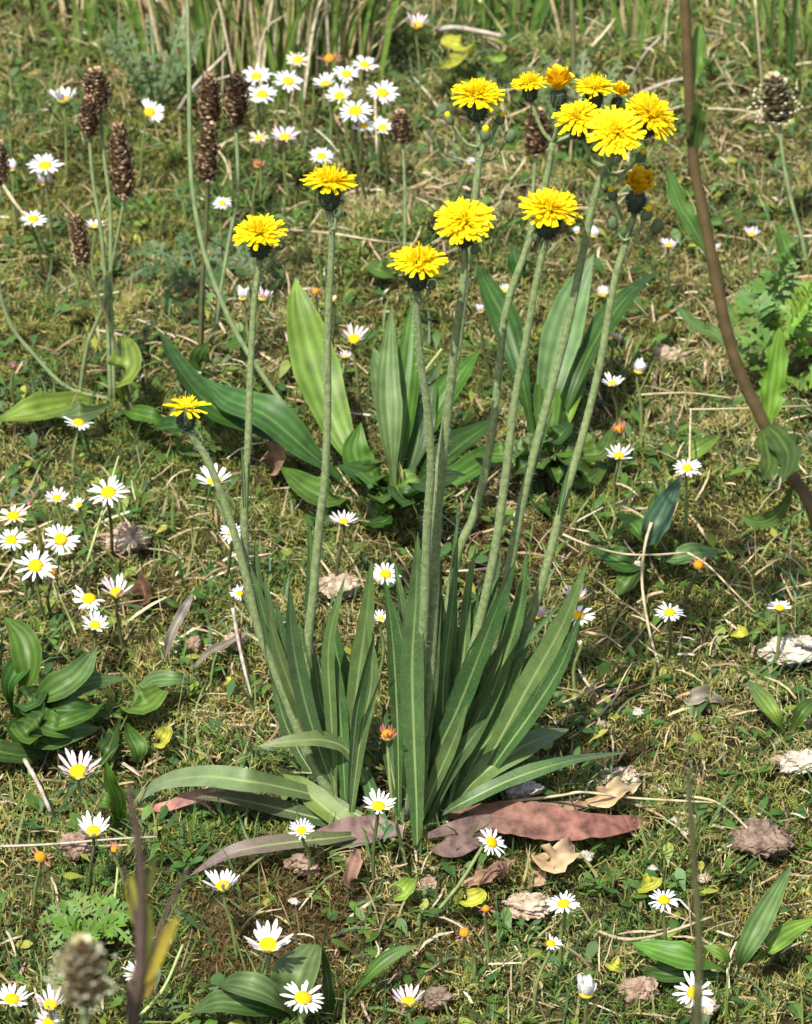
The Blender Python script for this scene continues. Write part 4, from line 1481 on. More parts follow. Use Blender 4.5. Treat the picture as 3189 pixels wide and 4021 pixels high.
_r = random.Random(8)
for _ in range(14):
    a_ = _r.uniform(0, 6.28)
    l_ = _r.uniform(60, 140)
    c_ = (1150 + math.cos(a_) * l_ * 1.2, 960 + math.sin(a_) * l_ * .5)
    h_ = _r.uniform(.02, .05)
    pleaf(pl, [(1150 + math.cos(a_) * 8, 968), ((1150 + c_[0]) / 2, (960 + c_[1]) / 2 - 10), (c_[0], c_[1] - 10)], [.002, h_, h_ * .8], _r.uniform(32, 52), _r.choice([PG, PD, PD, PB]))
b = on_ground(1365, 1170)
pl = thing('plantain_plant', 'young plantain with a bluish folded leaf under the arching straw', 'plantain', b)
pleaf(pl, [(1360, 1175), (1370, 1130), (1395, 1075), (1435, 1000)], [.002, .03, .045, .055], 52, (.045, .105, .05), twist=.4)
pleaf(pl, [(1355, 1175), (1330, 1190), (1290, 1175), (1240, 1150)], [.002, .015, .018, .012], 54, PD)
pleaf(pl, [(1360, 1170), (1350, 1130), (1325, 1100), (1300, 1085)], [.002, .025, .03, .03], 40, PG)
pleaf(pl, [(1350, 1180), (1335, 1200), (1320, 1225), (1300, 1250)], [.002, .015, .016, .008], 46, PG, prof=PROF_OVAL)
pleaf(pl, [(1375, 1175), (1420, 1175), (1470, 1165), (1530, 1160)], [.002, .018, .02, .01], 44, PB)
pleaf(pl, [(1372, 1170), (1385, 1120), (1380, 1070), (1395, 1020)], [.002, .02, .03, .04], 34, PG)

# big rosette at the left edge
b = on_ground(30, 1520)
pl = thing('plantain_plant', 'large plantain rosette with broad glossy leaves below the left drift of daisies', 'plantain', b)
pleaf(pl, [(30, 1510), (90, 1470), (160, 1425), (205, 1362)], [.004, .03, .04, .035], 58, PG, (.12, .20, .06))
pleaf(pl, [(30, 1515), (110, 1470), (190, 1440), (272, 1428)], [.004, .025, .03, .02], 50, PG, PB)
pleaf(pl, [(25, 1520), (90, 1500), (160, 1495), (240, 1505)], [.004, .025, .028, .014], 54, PD)
pleaf(pl, [(10, 1540), (70, 1560), (140, 1550), (212, 1532)], [.004, .02, .022, .014], 60, PD, PB)
pleaf(pl, [(30, 1500), (60, 1420), (50, 1350), (10, 1300)], [.004, .04, .055, .055], 62, PG)
pleaf(pl, [(25, 1505), (20, 1440), (60, 1390), (110, 1380)], [.004, .035, .045, .035], 44, PD)
pleaf(pl, [(20, 1530), (-20, 1570), (40, 1590), (120, 1585)], [.004, .015, .014, .006], 50, PD)
pleaf(pl, [(10, 1515), (-40, 1480), (-90, 1470), (-140, 1480)], [.004, .03, .035, .02], 60, PG)
pleaf(pl, [(15, 1525), (-50, 1540), (-110, 1560)], [.004, .02, .01], 56, PG)
pleaf(pl, [(35, 1520), (110, 1530), (180, 1510), (225, 1478)], [.004, .03, .03, .02], 36, PG)

_r = random.Random(6)
for _ in range(12):
    a_ = _r.uniform(-1.6, 1.6)
    l_ = _r.uniform(90, 190)
    h_ = _r.uniform(.015, .04)
    c_ = (30 + math.cos(a_) * l_, 1510 + math.sin(a_) * l_ * .45)
    pleaf(pl, [(30, 1515), ((30 + c_[0]) / 2, (1515 + c_[1]) / 2 - 8), (c_[0], c_[1])], [.003, h_, h_ * .6], _r.uniform(40, 56), _r.choice([PG, PD, PD]))
b = on_ground(268, 1500)
pl = thing('plantain_plant', 'small plantain with short shiny leaves right beside the large rosette', 'plantain', b)
pleaf(pl, [(262, 1505), (280, 1490), (310, 1475), (345, 1450)], [.003, .02, .025, .018], 62, PG, PL, prof=PROF_OVAL)
pleaf(pl, [(262, 1510), (275, 1550), (290, 1580), (290, 1610)], [.003, .016, .014, .004], 40, PG)
pleaf(pl, [(255, 1508), (235, 1560), (220, 1590), (210, 1600)], [.003, .015, .012, .004], 40, PD)
pleaf(pl, [(270, 1500), (310, 1440), (370, 1430), (410, 1440)], [.003, .02, .025, .015], 36, PB)

b = on_ground(250, 1720)
pl = thing('plantain_plant', 'upright narrow plantain leaves beside the pale arching hawkweed leaf', 'plantain', b)
pleaf(pl, [(250, 1740), (245, 1690), (232, 1650), (222, 1600)], [.003, .025, .04, .055], 36, PG, prof=PROF_NARROW)
pleaf(pl, [(255, 1742), (235, 1700), (215, 1690), (205, 1700)], [.003, .025, .03, .02], 30, PG)

b = on_ground(1560, 2040)
pl = thing('plantain_plant', 'plantain with long strap leaves slanting up right in the front grass', 'plantain', b)
pleaf(pl, [(1545, 2060), (1570, 2000), (1615, 1915), (1668, 1818)], [.003, .03, .045, .05], 48, PB, (.12, .2, .06))
pleaf(pl, [(1590, 2025), (1620, 1995), (1660, 1965), (1730, 1930)], [.003, .025, .03, .03], 44, PL)
pleaf(pl, [(1540, 2050), (1470, 2025), (1400, 2005), (1330, 1985)], [.003, .02, .025, .02], 56, (.085, .18, .025))
pleaf(pl, [(1540, 2055), (1470, 2050), (1400, 2050), (1340, 2040)], [.003, .012, .012, .004], 46, PD)
pleaf(pl, [(1545, 2045), (1520, 2010), (1480, 1990)], [.003, .02, .02], 30, PL)

b = on_ground(620, 2130)
pl = thing('plantain_plant', 'plantain with a broad folded leaf behind the large tilted daisy', 'plantain', b)
pleaf(pl, [(640, 2150), (625, 2100), (630, 2050), (665, 1990)], [.003, .025, .04, .045], 96, PB, prof=PROF_OVAL, fold=.5)
pleaf(pl, [(690, 2140), (692, 2090), (686, 2040), (678, 1985)], [.003, .025, .035, .05], 24, PD, prof=PROF_NARROW)
pleaf(pl, [(735, 2110), (780, 2050), (830, 2010), (880, 1990)], [.003, .02, .03, .025], 30, PG, (.12, .2, .06))
pleaf(pl, [(630, 2150), (540, 2120), (460, 2110), (390, 2140)], [.003, .018, .018, .006], 60, PD, PB)
pleaf(pl, [(620, 2145), (570, 2100), (500, 2075), (430, 2080)], [.003, .022, .025, .01], 60, PB)

b = on_ground(1640, 1540)
pl = thing('plantain_plant', 'two narrow bright plantain leaves near the white stones', 'plantain', b)
pleaf(pl, [(1655, 1550), (1630, 1505), (1600, 1465), (1575, 1432)], [.003, .02, .025, .025], 36, PL, PB)
pleaf(pl, [(1660, 1550), (1690, 1500), (1720, 1470)], [.003, .02, .02], 30, PG)

b = on_ground(1500, 950)
pl = thing('plantain_plant', 'short plantain with a lime green leaf above the white daisy with broad centre', 'plantain', b)
pleaf(pl, [(1440, 980), (1450, 960), (1480, 940), (1518, 915)], [.003, .015, .02, .02], 36, PL)
pleaf(pl, [(1430, 975), (1410, 960), (1400, 930)], [.003, .015, .02], 26, PG)

# ------------------------------------------------------------------ lobed weeds
def pinnate(parent, pts, width, col, pairs=8, mat=None):
    """a lobed leaf: blade strip with toothed lobes each side, one mesh"""
    off = Vector(parent.location)
    S = catmull([Vector(p) - off for p in pts], 24)
    V, F, C = [], [], []
    nr = Vector((random.uniform(-.3, .3), -.6, .8)).normalized()

    def quad(a, b_, c, d):
        m = len(V)
        V.extend([a, b_, c, d])
        cc = [x * random.uniform(.8, 1.2) for x in col]
        C.extend([cc] * 4)
        F.append((m, m + 1, m + 2, m + 3))
    for i in range(23):
        t = (S[i + 1] - S[i]).normalized()
        s = t.cross(nr).normalized() * width * .06
        quad(S[i] - s, S[i] + s, S[i + 1] + s, S[i + 1] - s)
    for q in range(pairs):
        f = .15 + .85 * (q + .5) / pairs
        i = min(22, int(f * 23))
        p = S[i]
        t = (S[i + 1] - S[i]).normalized()
        sd = t.cross(nr).normalized()
        for sg in (-1, 1):
            ln = width * .5 * math.sin(math.pi * (.12 + .8 * f)) * random.uniform(.8, 1.15)
            d = (sd * sg + t * .55 + nr * random.uniform(-.1, .45)).normalized()
            e = d.cross(nr).normalized() * ln * .2
            quad(p, p + d * ln * .5 - e, p + d * ln, p + d * ln * .5 + e)
            for g in (-1, 1):
                d2 = (d + e.normalized() * g * .8).normalized()
                b0 = p + d * ln * .45
                e2 = d2.cross(nr).normalized() * ln * .13
                quad(b0, b0 + d2 * ln * .28 - e2, b0 + d2 * ln * .55, b0 + d2 * ln * .28 + e2)
    return link('leaf', mesh_py('leaf', V, F, mat or M['grass'], False, C), parent)


b = on_ground(1655, 760)
fw = thing('lobed_weed', 'ferny lobed green weed rosette beyond the tall reddish stem', 'weed', b)
for pix, hs, wp, c in [
        ([(1640, 770), (1640, 700), (1650, 640), (1680, 590)], [.003, .04, .06, .07], 90, (.10, .20, .05)),
        ([(1640, 770), (1610, 700), (1590, 640), (1590, 590)], [.003, .04, .06, .06], 80, (.07, .15, .05)),
        ([(1650, 775), (1690, 720), (1710, 670), (1740, 640)], [.003, .04, .05, .05], 80, (.11, .22, .04)),
        ([(1640, 780), (1600, 770), (1570, 740), (1540, 720)], [.003, .025, .03, .02], 60, (.07, .14, .04)),
        ([(1660, 790), (1700, 800), (1740, 790)], [.003, .02, .02], 60, (.09, .18, .04)),
        ([(1650, 770), (1660, 690), (1690, 640), (1710, 600)], [.003, .05, .08, .10], 80, (.12, .23, .05)),
        ([(1640, 770), (1625, 660), (1640, 580), (1660, 540)], [.003, .05, .08, .10], 80, (.08, .17, .06)),
        ([(1640, 780), (1620, 740), (1560, 680), (1530, 640)], [.003, .04, .05, .05], 60, (.08, .16, .05))]:
    pts = ground_curve(pix, hs)
    pinnate(fw, pts, wp * 1.35 * mpp(pts[1]), (c[0] * 1.35, c[1] * 1.2, c[2] * .75), 11)

b = on_ground(1210, 330)
fw = thing('lobed_weed', 'grey green feathery weed behind the yellow hawkweed heads', 'weed', b)
for k_ in range(9):
    a = k_ * .7
    pts = [b, b + Vector((math.cos(a) * .015, math.sin(a) * .015, .03)), b + Vector((math.cos(a) * .03, math.sin(a) * .03, .05)), b + Vector((math.cos(a) * .04, math.sin(a) * .04, .06))]
    pinnate(fw, pts, .018, (.11, .16, .06))
b = on_ground(330, 240)
fw = thing('lobed_weed', 'blue green feathery weed behind the paired brown seed spikes', 'weed', b)
for k_ in range(9):
    a = k_ * .7 + .3
    pts = [b, b + Vector((math.cos(a) * .015, math.sin(a) * .015, .03)), b + Vector((math.cos(a) * .028, math.sin(a) * .028, .05)), b + Vector((math.cos(a) * .035, math.sin(a) * .035, .06))]
    pinnate(fw, pts, .016, (.10, .15, .06))
b = on_ground(420, 620)
fw = thing('lobed_weed', 'dark green low weed at the foot of the dark plantain stalks', 'weed', b)
for k_ in range(8):
    a = k_ * .8 + .3
    pts = [b, b + Vector((math.cos(a) * .015, math.sin(a) * .015, .02)), b + Vector((math.cos(a) * .035, math.sin(a) * .035, .025)), b + Vector((math.cos(a) * .05, math.sin(a) * .05, .018))]
    pinnate(fw, pts, .015, (.055, .11, .035))
b = on_ground(190, 1985)
fw = thing('lobed_weed', 'bright green crinkled weed behind the blurred purplish stem', 'weed', b)
for k_ in range(7):
    a = k_ * .9 + .3
    pts = [b, b + Vector((math.cos(a) * .008, math.sin(a) * .008, .012)), b + Vector((math.cos(a) * .016, math.sin(a) * .016, .016)), b + Vector((math.cos(a) * .026, math.sin(a) * .026, .010))]
    pinnate(fw, pts, .016, (.10, .19, .025))

# tall reddish stem nearer to the lens on the right
YT = -.30
b = on_y(1850, 2080, YT)
b.z = float(gz(b.x, b.y))
tw = thing('tall_weed', 'tall out of focus weed with bending reddish brown stem and toothed leaves', 'weed', b)
pts = [b] + [on_y(u, v, YT) for u, v in [(1830, 1800), (1790, 1400), (1715, 1090), (1660, 990), (1608, 890), (1545, 750), (1510, 600), (1482, 450), (1462, 350), (1452, 200), (1440, -40), (1430, -200)]]
tube('stem', pts, .0030, .0022, M['red_stem'], tw, n=40, k=8)


def tleaf(pix, wp, col, dy=0.0, mat=None, **kw):
    pts = px_curve(pix, YT, YT + dy)
    kw.setdefault('ragged', .35)
    kw.setdefault('prof', PROF_OVAL)
    leaf('leaf', tw, pts, wp * mpp(pts[0]), col, mat=mat or M['plantain_leaf'], wave=.3, **kw)


tleaf([(1615, 900), (1622, 840), (1630, 780), (1642, 690)], 56, (.12, .24, .025), .01)
tleaf([(1612, 895), (1640, 920), (1660, 960), (1650, 1010)], 60, (.05, .09, .02), -.05)
tleaf([(1605, 900), (1615, 940), (1620, 980), (1605, 1010)], 50, (.06, .10, .02), -.04)
tleaf([(1495, 545), (1460, 480), (1430, 430), (1402, 355)], 40, (.07, .15, .03), .01)
tleaf([(1458, 330), (1465, 290), (1470, 250), (1468, 215)], 36, (.06, .11, .025), -.01)
tleaf([(1453, 190), (1462, 150), (1468, 110), (1475, 50)], 36, (.10, .19, .03), .01)
tleaf([(1540, 740), (1500, 700), (1470, 690), (1420, 640)], 26, (.07, .13, .03), .03)
tleaf([(1675, 1010), (1640, 1080), (1600, 1100), (1560, 1090)], 34, (.06, .11, .02), .03)

# front left purplish stem, close to the lens
YF = -.78
b = on_y(282, 2480, YF)
b.z = float(gz(b.x, b.y))
tw = thing('tall_weed', 'blurred purplish stem with upright olive and yellow bracts nearest the pink daisies', 'weed', b)
pts = [b] + [on_y(u, v, YF) for u, v in [(284, 2260), (290, 2120), (297, 1990), (298, 1850), (290, 1760), (277, 1690), (272, 1660)]]
tube('stem', pts, .0027, .0009, M['purple_stem'], tw, n=30, k=7)
tube('side_stem', [on_y(u, v, YF) for u, v in [(293, 2080), (325, 1990), (360, 1900), (395, 1830)]], .0009, .0005, M['purple_stem'], tw, n=16, k=6)
tube('side_stem', [on_y(u, v, YF) for u, v in [(294, 1990), (275, 1890), (262, 1830)]], .0008, .0005, M['purple_stem'], tw, n=16, k=6)
for pix, wp, c in [([(294, 2080), (318, 2040), (345, 1980), (375, 1930)], 34, (.33, .27, .04)),
                   ([(293, 2060), (302, 2000), (308, 1940), (306, 1890)], 34, (.12, .14, .03)),
                   ([(294, 1960), (285, 1930), (278, 1890), (277, 1840)], 24, (.30, .30, .04)),
                   ([(293, 2100), (305, 2090), (320, 2060), (330, 2020)], 24, (.30, .20, .05)),
                   ([(297, 1900), (310, 1870), (320, 1840), (325, 1800)], 16, (.10, .11, .03))]:
    pts = px_curve(pix, YF, YF)
    leaf('bract', tw, pts, wp * mpp(pts[0]), c, mat=M['plantain_leaf'], prof=PROF_OVAL, fold=.4)

b = on_y(186, 2500, -.80)
b.z = float(gz(b.x, b.y))
pl = thing('plantain_plant', 'blurred flowering plantain head with greenish white anthers in the very front', 'plantain', b)
tube('stalk', [b, on_y(184, 2300, -.80), on_y(180, 2100, -.80)], .0014, .0012, M['stalk'], pl, n=14, k=6)
seed_head(pl, (172, 1985), (180, 2108), -.80, 90, True)

b = on_y(1462, 2500, -.7)
b.z = float(gz(b.x, b.y))
tw = thing('slender_weed', 'thin blurred olive stem rising in front of the large white daisy', 'grass stem', b)
tube('stem', [b] + [on_y(u, v, -.7) for u, v in [(1464, 2250), (1470, 2100), (1472, 1980), (1460, 1800), (1452, 1680), (1450, 1620)]], .0021, .0008, M['stalk_dark'], tw, n=30, k=6)

# ------------------------------------------------------------------ tall grass at the back
def tuft(u, v, n, hgt, spread, label, green=.55, lean=0.0):
    b = on_ground(u, v)
    g = thing('grass_tuft', label, 'grass', b, None)
    for i in range(n):
        a = random.uniform(0, 6.28)
        rad = random.uniform(0, spread)
        base = Vector((math.cos(a) * rad, math.sin(a) * rad * .6, 0))
        base.z = float(gz(b.x + base.x, b.y + base.y)) - b.z - .003
        h = hgt * random.uniform(.45, 1.1)
        out = Vector((math.cos(a), math.sin(a), 0)) * random.uniform(.05, .5) + Vector((lean, 0, 0)) + Vector((random.gauss(0, .28), 0, 0))
        tipp = base + out * h * .7 + Vector((0, 0, h * random.uniform(.75, 1)))
        mid = base + out * h * .22 + Vector((0, 0, h * .55))
        gr = random.random() < green
        c = random.choice([(.12, .21, .04), (.15, .25, .045), (.08, .15, .035), (.19, .27, .07)] if gr else [(.52, .43, .24), (.44, .35, .18), (.60, .53, .35), (.35, .26, .14)])
        me = leaf_mesh('blade', [base, mid, tipp], random.uniform(.0018, .0046) if gr else random.uniform(.0012, .0028), c, prof=PROF_NARROW,
                       nref=(random.uniform(-.6, .6), -.9, .3), twist=random.uniform(-1, 1), mat=M['grass'] if gr else M['litter'], n=8)
        link('blade', me, g)


tuft(500, 175, 120, .22, .075, 'tall grass tuft of mixed straw and green blades behind the left daisies of the bunch', .4, -.1)
tuft(590, 170, 120, .22, .075, 'densest tall grass tuft standing over the crowded daisies', .5, .05)
tuft(400, 165, 44, .13, .04, 'looser tall grass tuft crossed by pale twigs', .45, -.25)
tuft(670, 150, 90, .13, .04, 'green grass tuft behind the right half of the daisy bunch', .75, .15)
tuft(1050, 90, 34, .12, .05, 'sparse grass tuft behind the highest yellow hawkweed heads', .8, .2)
tuft(1690, 120, 26, .11, .05, 'broad green grass tuft beyond the round plantain head', .95, -.1)
tuft(1330, 110, 24, .10, .05, 'dark grass tuft between the yellow heads and the tall reddish stem', .6, 0)
tuft(760, 10, 26, .10, .06, 'far straw coloured grass tuft beside the pale lilac flower', .35, .1)
tuft(150, 40, 24, .08, .07, 'far short grass tuft above the seed spikes', .7, 0)
tuft(1560, 20, 22, .10, .06, 'far dry grass tuft beyond the tall reddish stem', .25, 0)
tuft(1170, 20, 24, .12, .05, 'far grass tuft with a single tall dark blade', .7, 0)

b = on_ground(1212, 260)
g = thing('slender_weed', 'tall dark green grass stem passing behind the closed hawkweed flower', 'grass stem', b)
tube('stem', [b, on_y(1208, 140, b.y), on_y(1203, -30, b.y + .02)], .0022, .0018, M['stalk_dark'], g, n=14, k=6)

# ------------------------------------------------------------------ twigs and straws
def twig(pix, hs, r, mat, label, name='straw', cat='straw', group=None):
    pts = ground_curve(pix, hs)
    c = pts[0].copy()
    c = Vector((c.x, c.y, c.z))
    r *= .78
    me = tube_mesh(name, [p - c for p in pts], r, r * .7, M[mat], n=20, k=6, jitter=.12)
    o = link(name, me, loc=c)
    tag(o, label, cat, group)


twig([(918, 62), (960, 58), (1010, 66), (1058, 76)], [.03, .032, .032, .03], .0026, 'twig', 'thick pale grey stick lying behind the highest hawkweed heads', 'dry_twig', 'twig')
twig([(375, 232), (410, 180), (470, 118), (480, 105)], [.01, .03, .05, .055], .0017, 'twig', 'pale forked twig rising from the brown spikes to the tall grass', 'dry_twig', 'twig')
twig([(395, 200), (450, 170), (540, 150), (600, 165)], [.03, .05, .06, .05], .0012, 'twig', 'thin pale twig arching over the daisy bunch', 'dry_twig', 'twig')
twig([(610, 484), (700, 492), (800, 508), (850, 514)], [.02, .025, .022, .015], .0011, 'straw', 'long pale straw lying behind the two left hawkweed stems', 'dry_straw')
twig([(1185, 1125), (1240, 1148), (1310, 1166), (1380, 1168), (1445, 1163)], [.03, .035, .03, .03, .03], .0010, 'straw', 'arching straw reaching right from the outermost hawkweed stem', 'dry_straw')
twig([(1447, 1163), (1490, 1190), (1540, 1240), (1590, 1290)], [.03, .028, .02, .004], .0009, 'straw', 'thin straw sloping down from the arching straw over the withered red daisy', 'dry_straw')
twig([(1372, 1100), (1358, 1150), (1352, 1230), (1370, 1340), (1400, 1440)], [.04, .035, .02, .012, .003], .0013, 'straw', 'upright bent straw crossing the arching straw', 'dry_straw')
twig([(1340, 832), (1400, 828), (1460, 828), (1540, 838)], [.02, .025, .025, .02], .0009, 'straw', 'thin pale straw lying level left of the reddish stem', 'dry_straw')
twig([(1452, 985), (1453, 920), (1455, 864), (1460, 862), (1560, 860), (1715, 854)], [.02, .03, .04, .04, .04, .035], .0009, 'straw', 'kinked straw with a right angle above the white daisy with broad centre', 'dry_straw')
twig([(490, 1280), (500, 1340), (515, 1410), (530, 1468)], [.03, .025, .015, .004], .0015, 'twig', 'pale straight stick leaning left of the hawkweed leaves', 'dry_twig', 'twig')
twig([(52, 1600), (80, 1650), (98, 1690), (112, 1722)], [.02, .018, .014, .004], .0018, 'twig', 'pale bent stick on the moss below the large plantain rosette', 'dry_twig', 'twig')
twig([(1060, 1690), (1180, 1675), (1230, 1668), (1330, 1680), (1500, 1690)], [.016, .022, .026, .022, .016], .0011, 'straw', 'long level straw above the large red brown leaf', 'dry_straw')
twig([(1440, 1675), (1510, 1690), (1570, 1740), (1620, 1800)], [.012, .014, .016, .008], .0010, 'straw', 'curved straw bending over the brown clod', 'dry_straw')
twig([(1255, 1960), (1320, 1978), (1400, 1965), (1500, 1930)], [.010, .012, .012, .008], .0013, 'straw', 'pale curved straw in front of the white daisies by the clod', 'dry_straw')
twig([(960, 990), (1005, 1070)], [.004, .02], .0008, 'twig', 'tiny white stalk slanting behind the hawkweed stems', 'dry_straw')
twig([(795, 896), (860, 825), (930, 735)], [.03, .055, .085], .0016, 'green_straw', 'pale green stalk leaning right across the plantain rosette', 'dry_straw')
twig([(0, 380), (30, 425), (50, 450)], [.04, .035, .03], .0016, 'straw', 'short pale straw under the leftmost brown seed head', 'dry_straw')
twig([(160, 560), (150, 500), (138, 450)], [.004, .02, .04], .0013, 'straw', 'short upright straw beside the small brown plantain spike', 'dry_straw')
twig([(0, 1782), (100, 1778), (250, 1766), (330, 1762)], [.012, .014, .014, .012], .0009, 'twig', 'greyish level twig behind the cup shaped daisy', 'dry_twig', 'twig')
twig([(295, 2140), (345, 2080), (385, 1990)], [.01, .02, .03], .0013, 'green_straw', 'pale yellow stalk slanting behind the purplish stem', 'dry_straw')
twig([(225, 1980), (240, 1900), (248, 1820), (240, 1795)], [.004, .02, .035, .04], .0010, 'green_straw', 'thin yellow green stalk under the small withered orange daisy', 'dry_straw')
twig([(1170, 1486), (1220, 1465), (1275, 1440)], [.004, .008, .012], .0008, 'straw', 'orange straw right of the hawkweed leaves', 'dry_straw')
twig([(1255, 1515), (1290, 1475), (1310, 1450)], [.004, .01, .012], .0010, 'twig', 'pinkish straw lying on the moss beyond the hawkweed leaf tips', 'dry_twig', 'twig')
twig([(1290, 210), (1330, 160), (1360, 110), (1390, 80)], [.01, .03, .05, .06], .0012, 'twig', 'pale twig rising behind the half closed hawkweed flower', 'dry_twig', 'twig')
twig([(1350, 195), (1400, 175), (1440, 165)], [.03, .035, .035], .0018, 'twig', 'short pale twig touching the tall reddish stem', 'dry_twig', 'twig')
twig([(1490, 228), (1560, 232), (1620, 246)], [.03, .03, .03], .0010, 'straw', 'thin straw pointing to the round plantain head', 'dry_straw')
twig([(1590, 0), (1600, 120), (1605, 200), (1600, 260)], [.09, .05, .02, .004], .0013, 'straw', 'upright brownish straw beside the round plantain head', 'dry_straw')
twig([(1010, 0), (1040, 40), (1065, 75)], [.06, .04, .025], .0019, 'green_straw', 'bright green stalk slanting above the yellow leaves', 'dry_straw')
twig([(870, 30), (850, 45), (780, 105)], [.05, .045, .02], .0012, 'straw', 'pale straw slanting below the lilac flower', 'dry_straw')
twig([(330, 0), (360, 40), (395, 100)], [.08, .06, .04], .0013, 'straw', 'long straw slanting into the looser grass tuft', 'dry_straw')
twig([(790, 200), (792, 270), (795, 330), (800, 380)], [.05, .035, .02, .004], .0013, 'straw', 'upright straw under the crowded daisies', 'dry_straw')
twig([(660, 1160), (700, 1215), (715, 1265)], [.02, .014, .006], .0010, 'straw', 'bent straw touching the light tan stone', 'dry_straw')
twig([(690, 1270), (730, 1310), (800, 1312)], [.008, .010, .012], .0009, 'straw', 'looping thin straw below the light tan stone', 'dry_straw')
twig([(1080, 1190), (1000, 1200), (940, 1203)], [.02, .02, .02], .0011, 'straw', 'pale straw lying behind the hawkweed leaves', 'dry_straw')
twig([(165, 1240), (200, 1130), (235, 1010), (250, 960)], [.004, .03, .05, .06], .0010, 'green_straw', 'slender green stalk leaning between the left drift daisies', 'dry_straw')
twig([(170, 1365), (150, 1310), (128, 1260), (115, 1220)], [.004, .015, .03, .04], .0010, 'green_straw', 'slender yellow green stalk under the petalless daisy', 'dry_straw')


# ------------------------------------------------------------------ stones and clods
def stone(u, v, wpx, hpx, mat, label, cat='stone', name='stone', seed=0, rough=.22):
    p = on_ground(u, v + hpx * .1)
    sc_ = mpp(p)
    rr = np.random.default_rng(seed + 100)
    import bmesh
    bm = bmesh.new()
    bmesh.ops.create_icosphere(bm, subdivisions=5, radius=1)
    co = np.array([q.co[:] for q in bm.verts])
    disp = np.zeros(len(co))
    for q in range(26):
        kx = rr.normal(0, 2.2 + q * .22, 3)
        disp += np.sin(co @ (kx * (1 + q * .12)) + rr.uniform(0, 6)) * rough / (2.6 + q * .22)
    # chipped faces
    for q in range(6):
        nn = rr.normal(0, 1, 3)
        nn /= np.linalg.norm(nn)
        dd = co @ nn
        lim = rr.uniform(.62, .85)
        co = np.where((dd > lim)[:, None], co - nn * ((dd - lim) * .85)[:, None], co)
    co = co * (1 + disp)[:, None]
    hx = wpx * sc_ / 2
    hz = hpx * sc_ / 2 * .95
    co = co * np.array([hx, hx * .75, hz])
    for q, vv in enumerate(bm.verts):
        vv.co = co[q]
    me = bpy.data.meshes.new(name)
    bm.to_mesh(me)
    bm.free()
    for q in me.polygons:
        q.use_smooth = True
    me.materials.append(M[mat])
    o = link(name, me, loc=(p.x, p.y, p.z + hz * .45 + .006))
    o.rotation_euler = (0, rr.uniform(-.15, .15), rr.uniform(-.3, .3))
    tag(o, label, cat)


stone(268, 1160, 92, 62, 'stone_tan', 'pale tan stone with a pitted face right of the daisy drift', seed=1)
stone(712, 1257, 84, 58, 'stone_tan', 'light tan rounded stone seen between the hawkweed leaves', seed=2, rough=.14)
stone(1665, 1392, 124, 40, 'stone_white', 'broad white chalky stone below the half open daisy', seed=3)
stone(1690, 1626, 90, 32, 'stone_white', 'small white chalky stone right of the long straw', seed=4)
stone(1095, 1682, 74, 44, 'stone_white', 'pale stone under the right hawkweed leaves', seed=5)
stone(1600, 1790, 140, 66, 'stone_brown', 'brown crumbly clod of earth under the curved straw', 'clod', 'earth_clod', seed=6, rough=.17)
stone(1112, 1928, 104, 44, 'stone_tan', 'flat tan stone beside the foreground daisy', seed=7)
stone(160, 1808, 66, 66, 'stone_pink', 'brownish stone beside the cup shaped daisy', seed=8, rough=.17)
stone(640, 1845, 64, 46, 'stone_pink', 'orange tan stone half buried below the mauve leaf', seed=9)
stone(410, 1378, 30, 38, 'stone_pink', 'small brownish stone beside the grey dead leaf', seed=10)
stone(490, 1372, 40, 36, 'stone_tan', 'small tan stone left of the hawkweed leaves', seed=11)
stone(925, 2125, 62, 46, 'stone_brown', 'small brown clod beside the pale lilac cupped daisy', 'clod', 'earth_clod', seed=12, rough=.18)
stone(1345, 2112, 84, 66, 'stone_pink', 'pinkish brown stone left of the large crossed daisy', seed=13, rough=.17)
stone(905, 1885, 40, 34, 'stone_pink', 'little tan stone in the moss in front of the hawkweed foot', seed=14)
stone(1385, 1688, 36, 26, 'stone_white', 'little white pebble next to the red brown leaf tip', 'pebble', 'pebble', seed=15)
stone(1300, 1662, 90, 42, 'stone_tan', 'crumbly tan stone behind the red brown leaf', seed=16, rough=.34)
stone(1232, 1825, 34, 24, 'stone_white', 'small pale pebble in the grass under the crumpled tan leaf', 'pebble', 'pebble', seed=17)
stone(1340, 1215, 24, 26, 'stone_white', 'tiny white pebble under the arching straw', 'pebble', 'pebble', seed=18)
stone(1410, 770, 70, 36, 'stone_tan', 'flat tan stone behind the closed white daisy', seed=19)
stone(1360, 2010, 30, 24, 'stone_white', 'small white pebble by the broad front leaf', 'pebble', 'pebble', seed=20)
stone(1480, 2148, 60, 36, 'stone_tan', 'tan stone under the large crossed daisy', seed=21)


# ------------------------------------------------------------------ dead and fallen leaves
def fallen(pix, hs, wp, col, tip, label, name='dead_leaf', mat='dead_leaf', cat='dead leaf', **kw):
    pts = ground_curve(pix, hs)
    wd = wp * mpp(pts[1])
    c = pts[0].copy()
    kw.setdefault('prof', PROF_OVAL)
    kw.setdefault('wave', .35)
    kw.setdefault('n', 26)
    kw.setdefault('nref', (random.uniform(-.4, .4), -.5, .8))
    kw.setdefault('ragged', .09)
    me = leaf_mesh(name, [p - c for p in pts], wd, col, tip=tip, mat=M[mat], fold=random.uniform(.2, .6), **kw)
    tag(link(name, me, loc=c), label, cat)


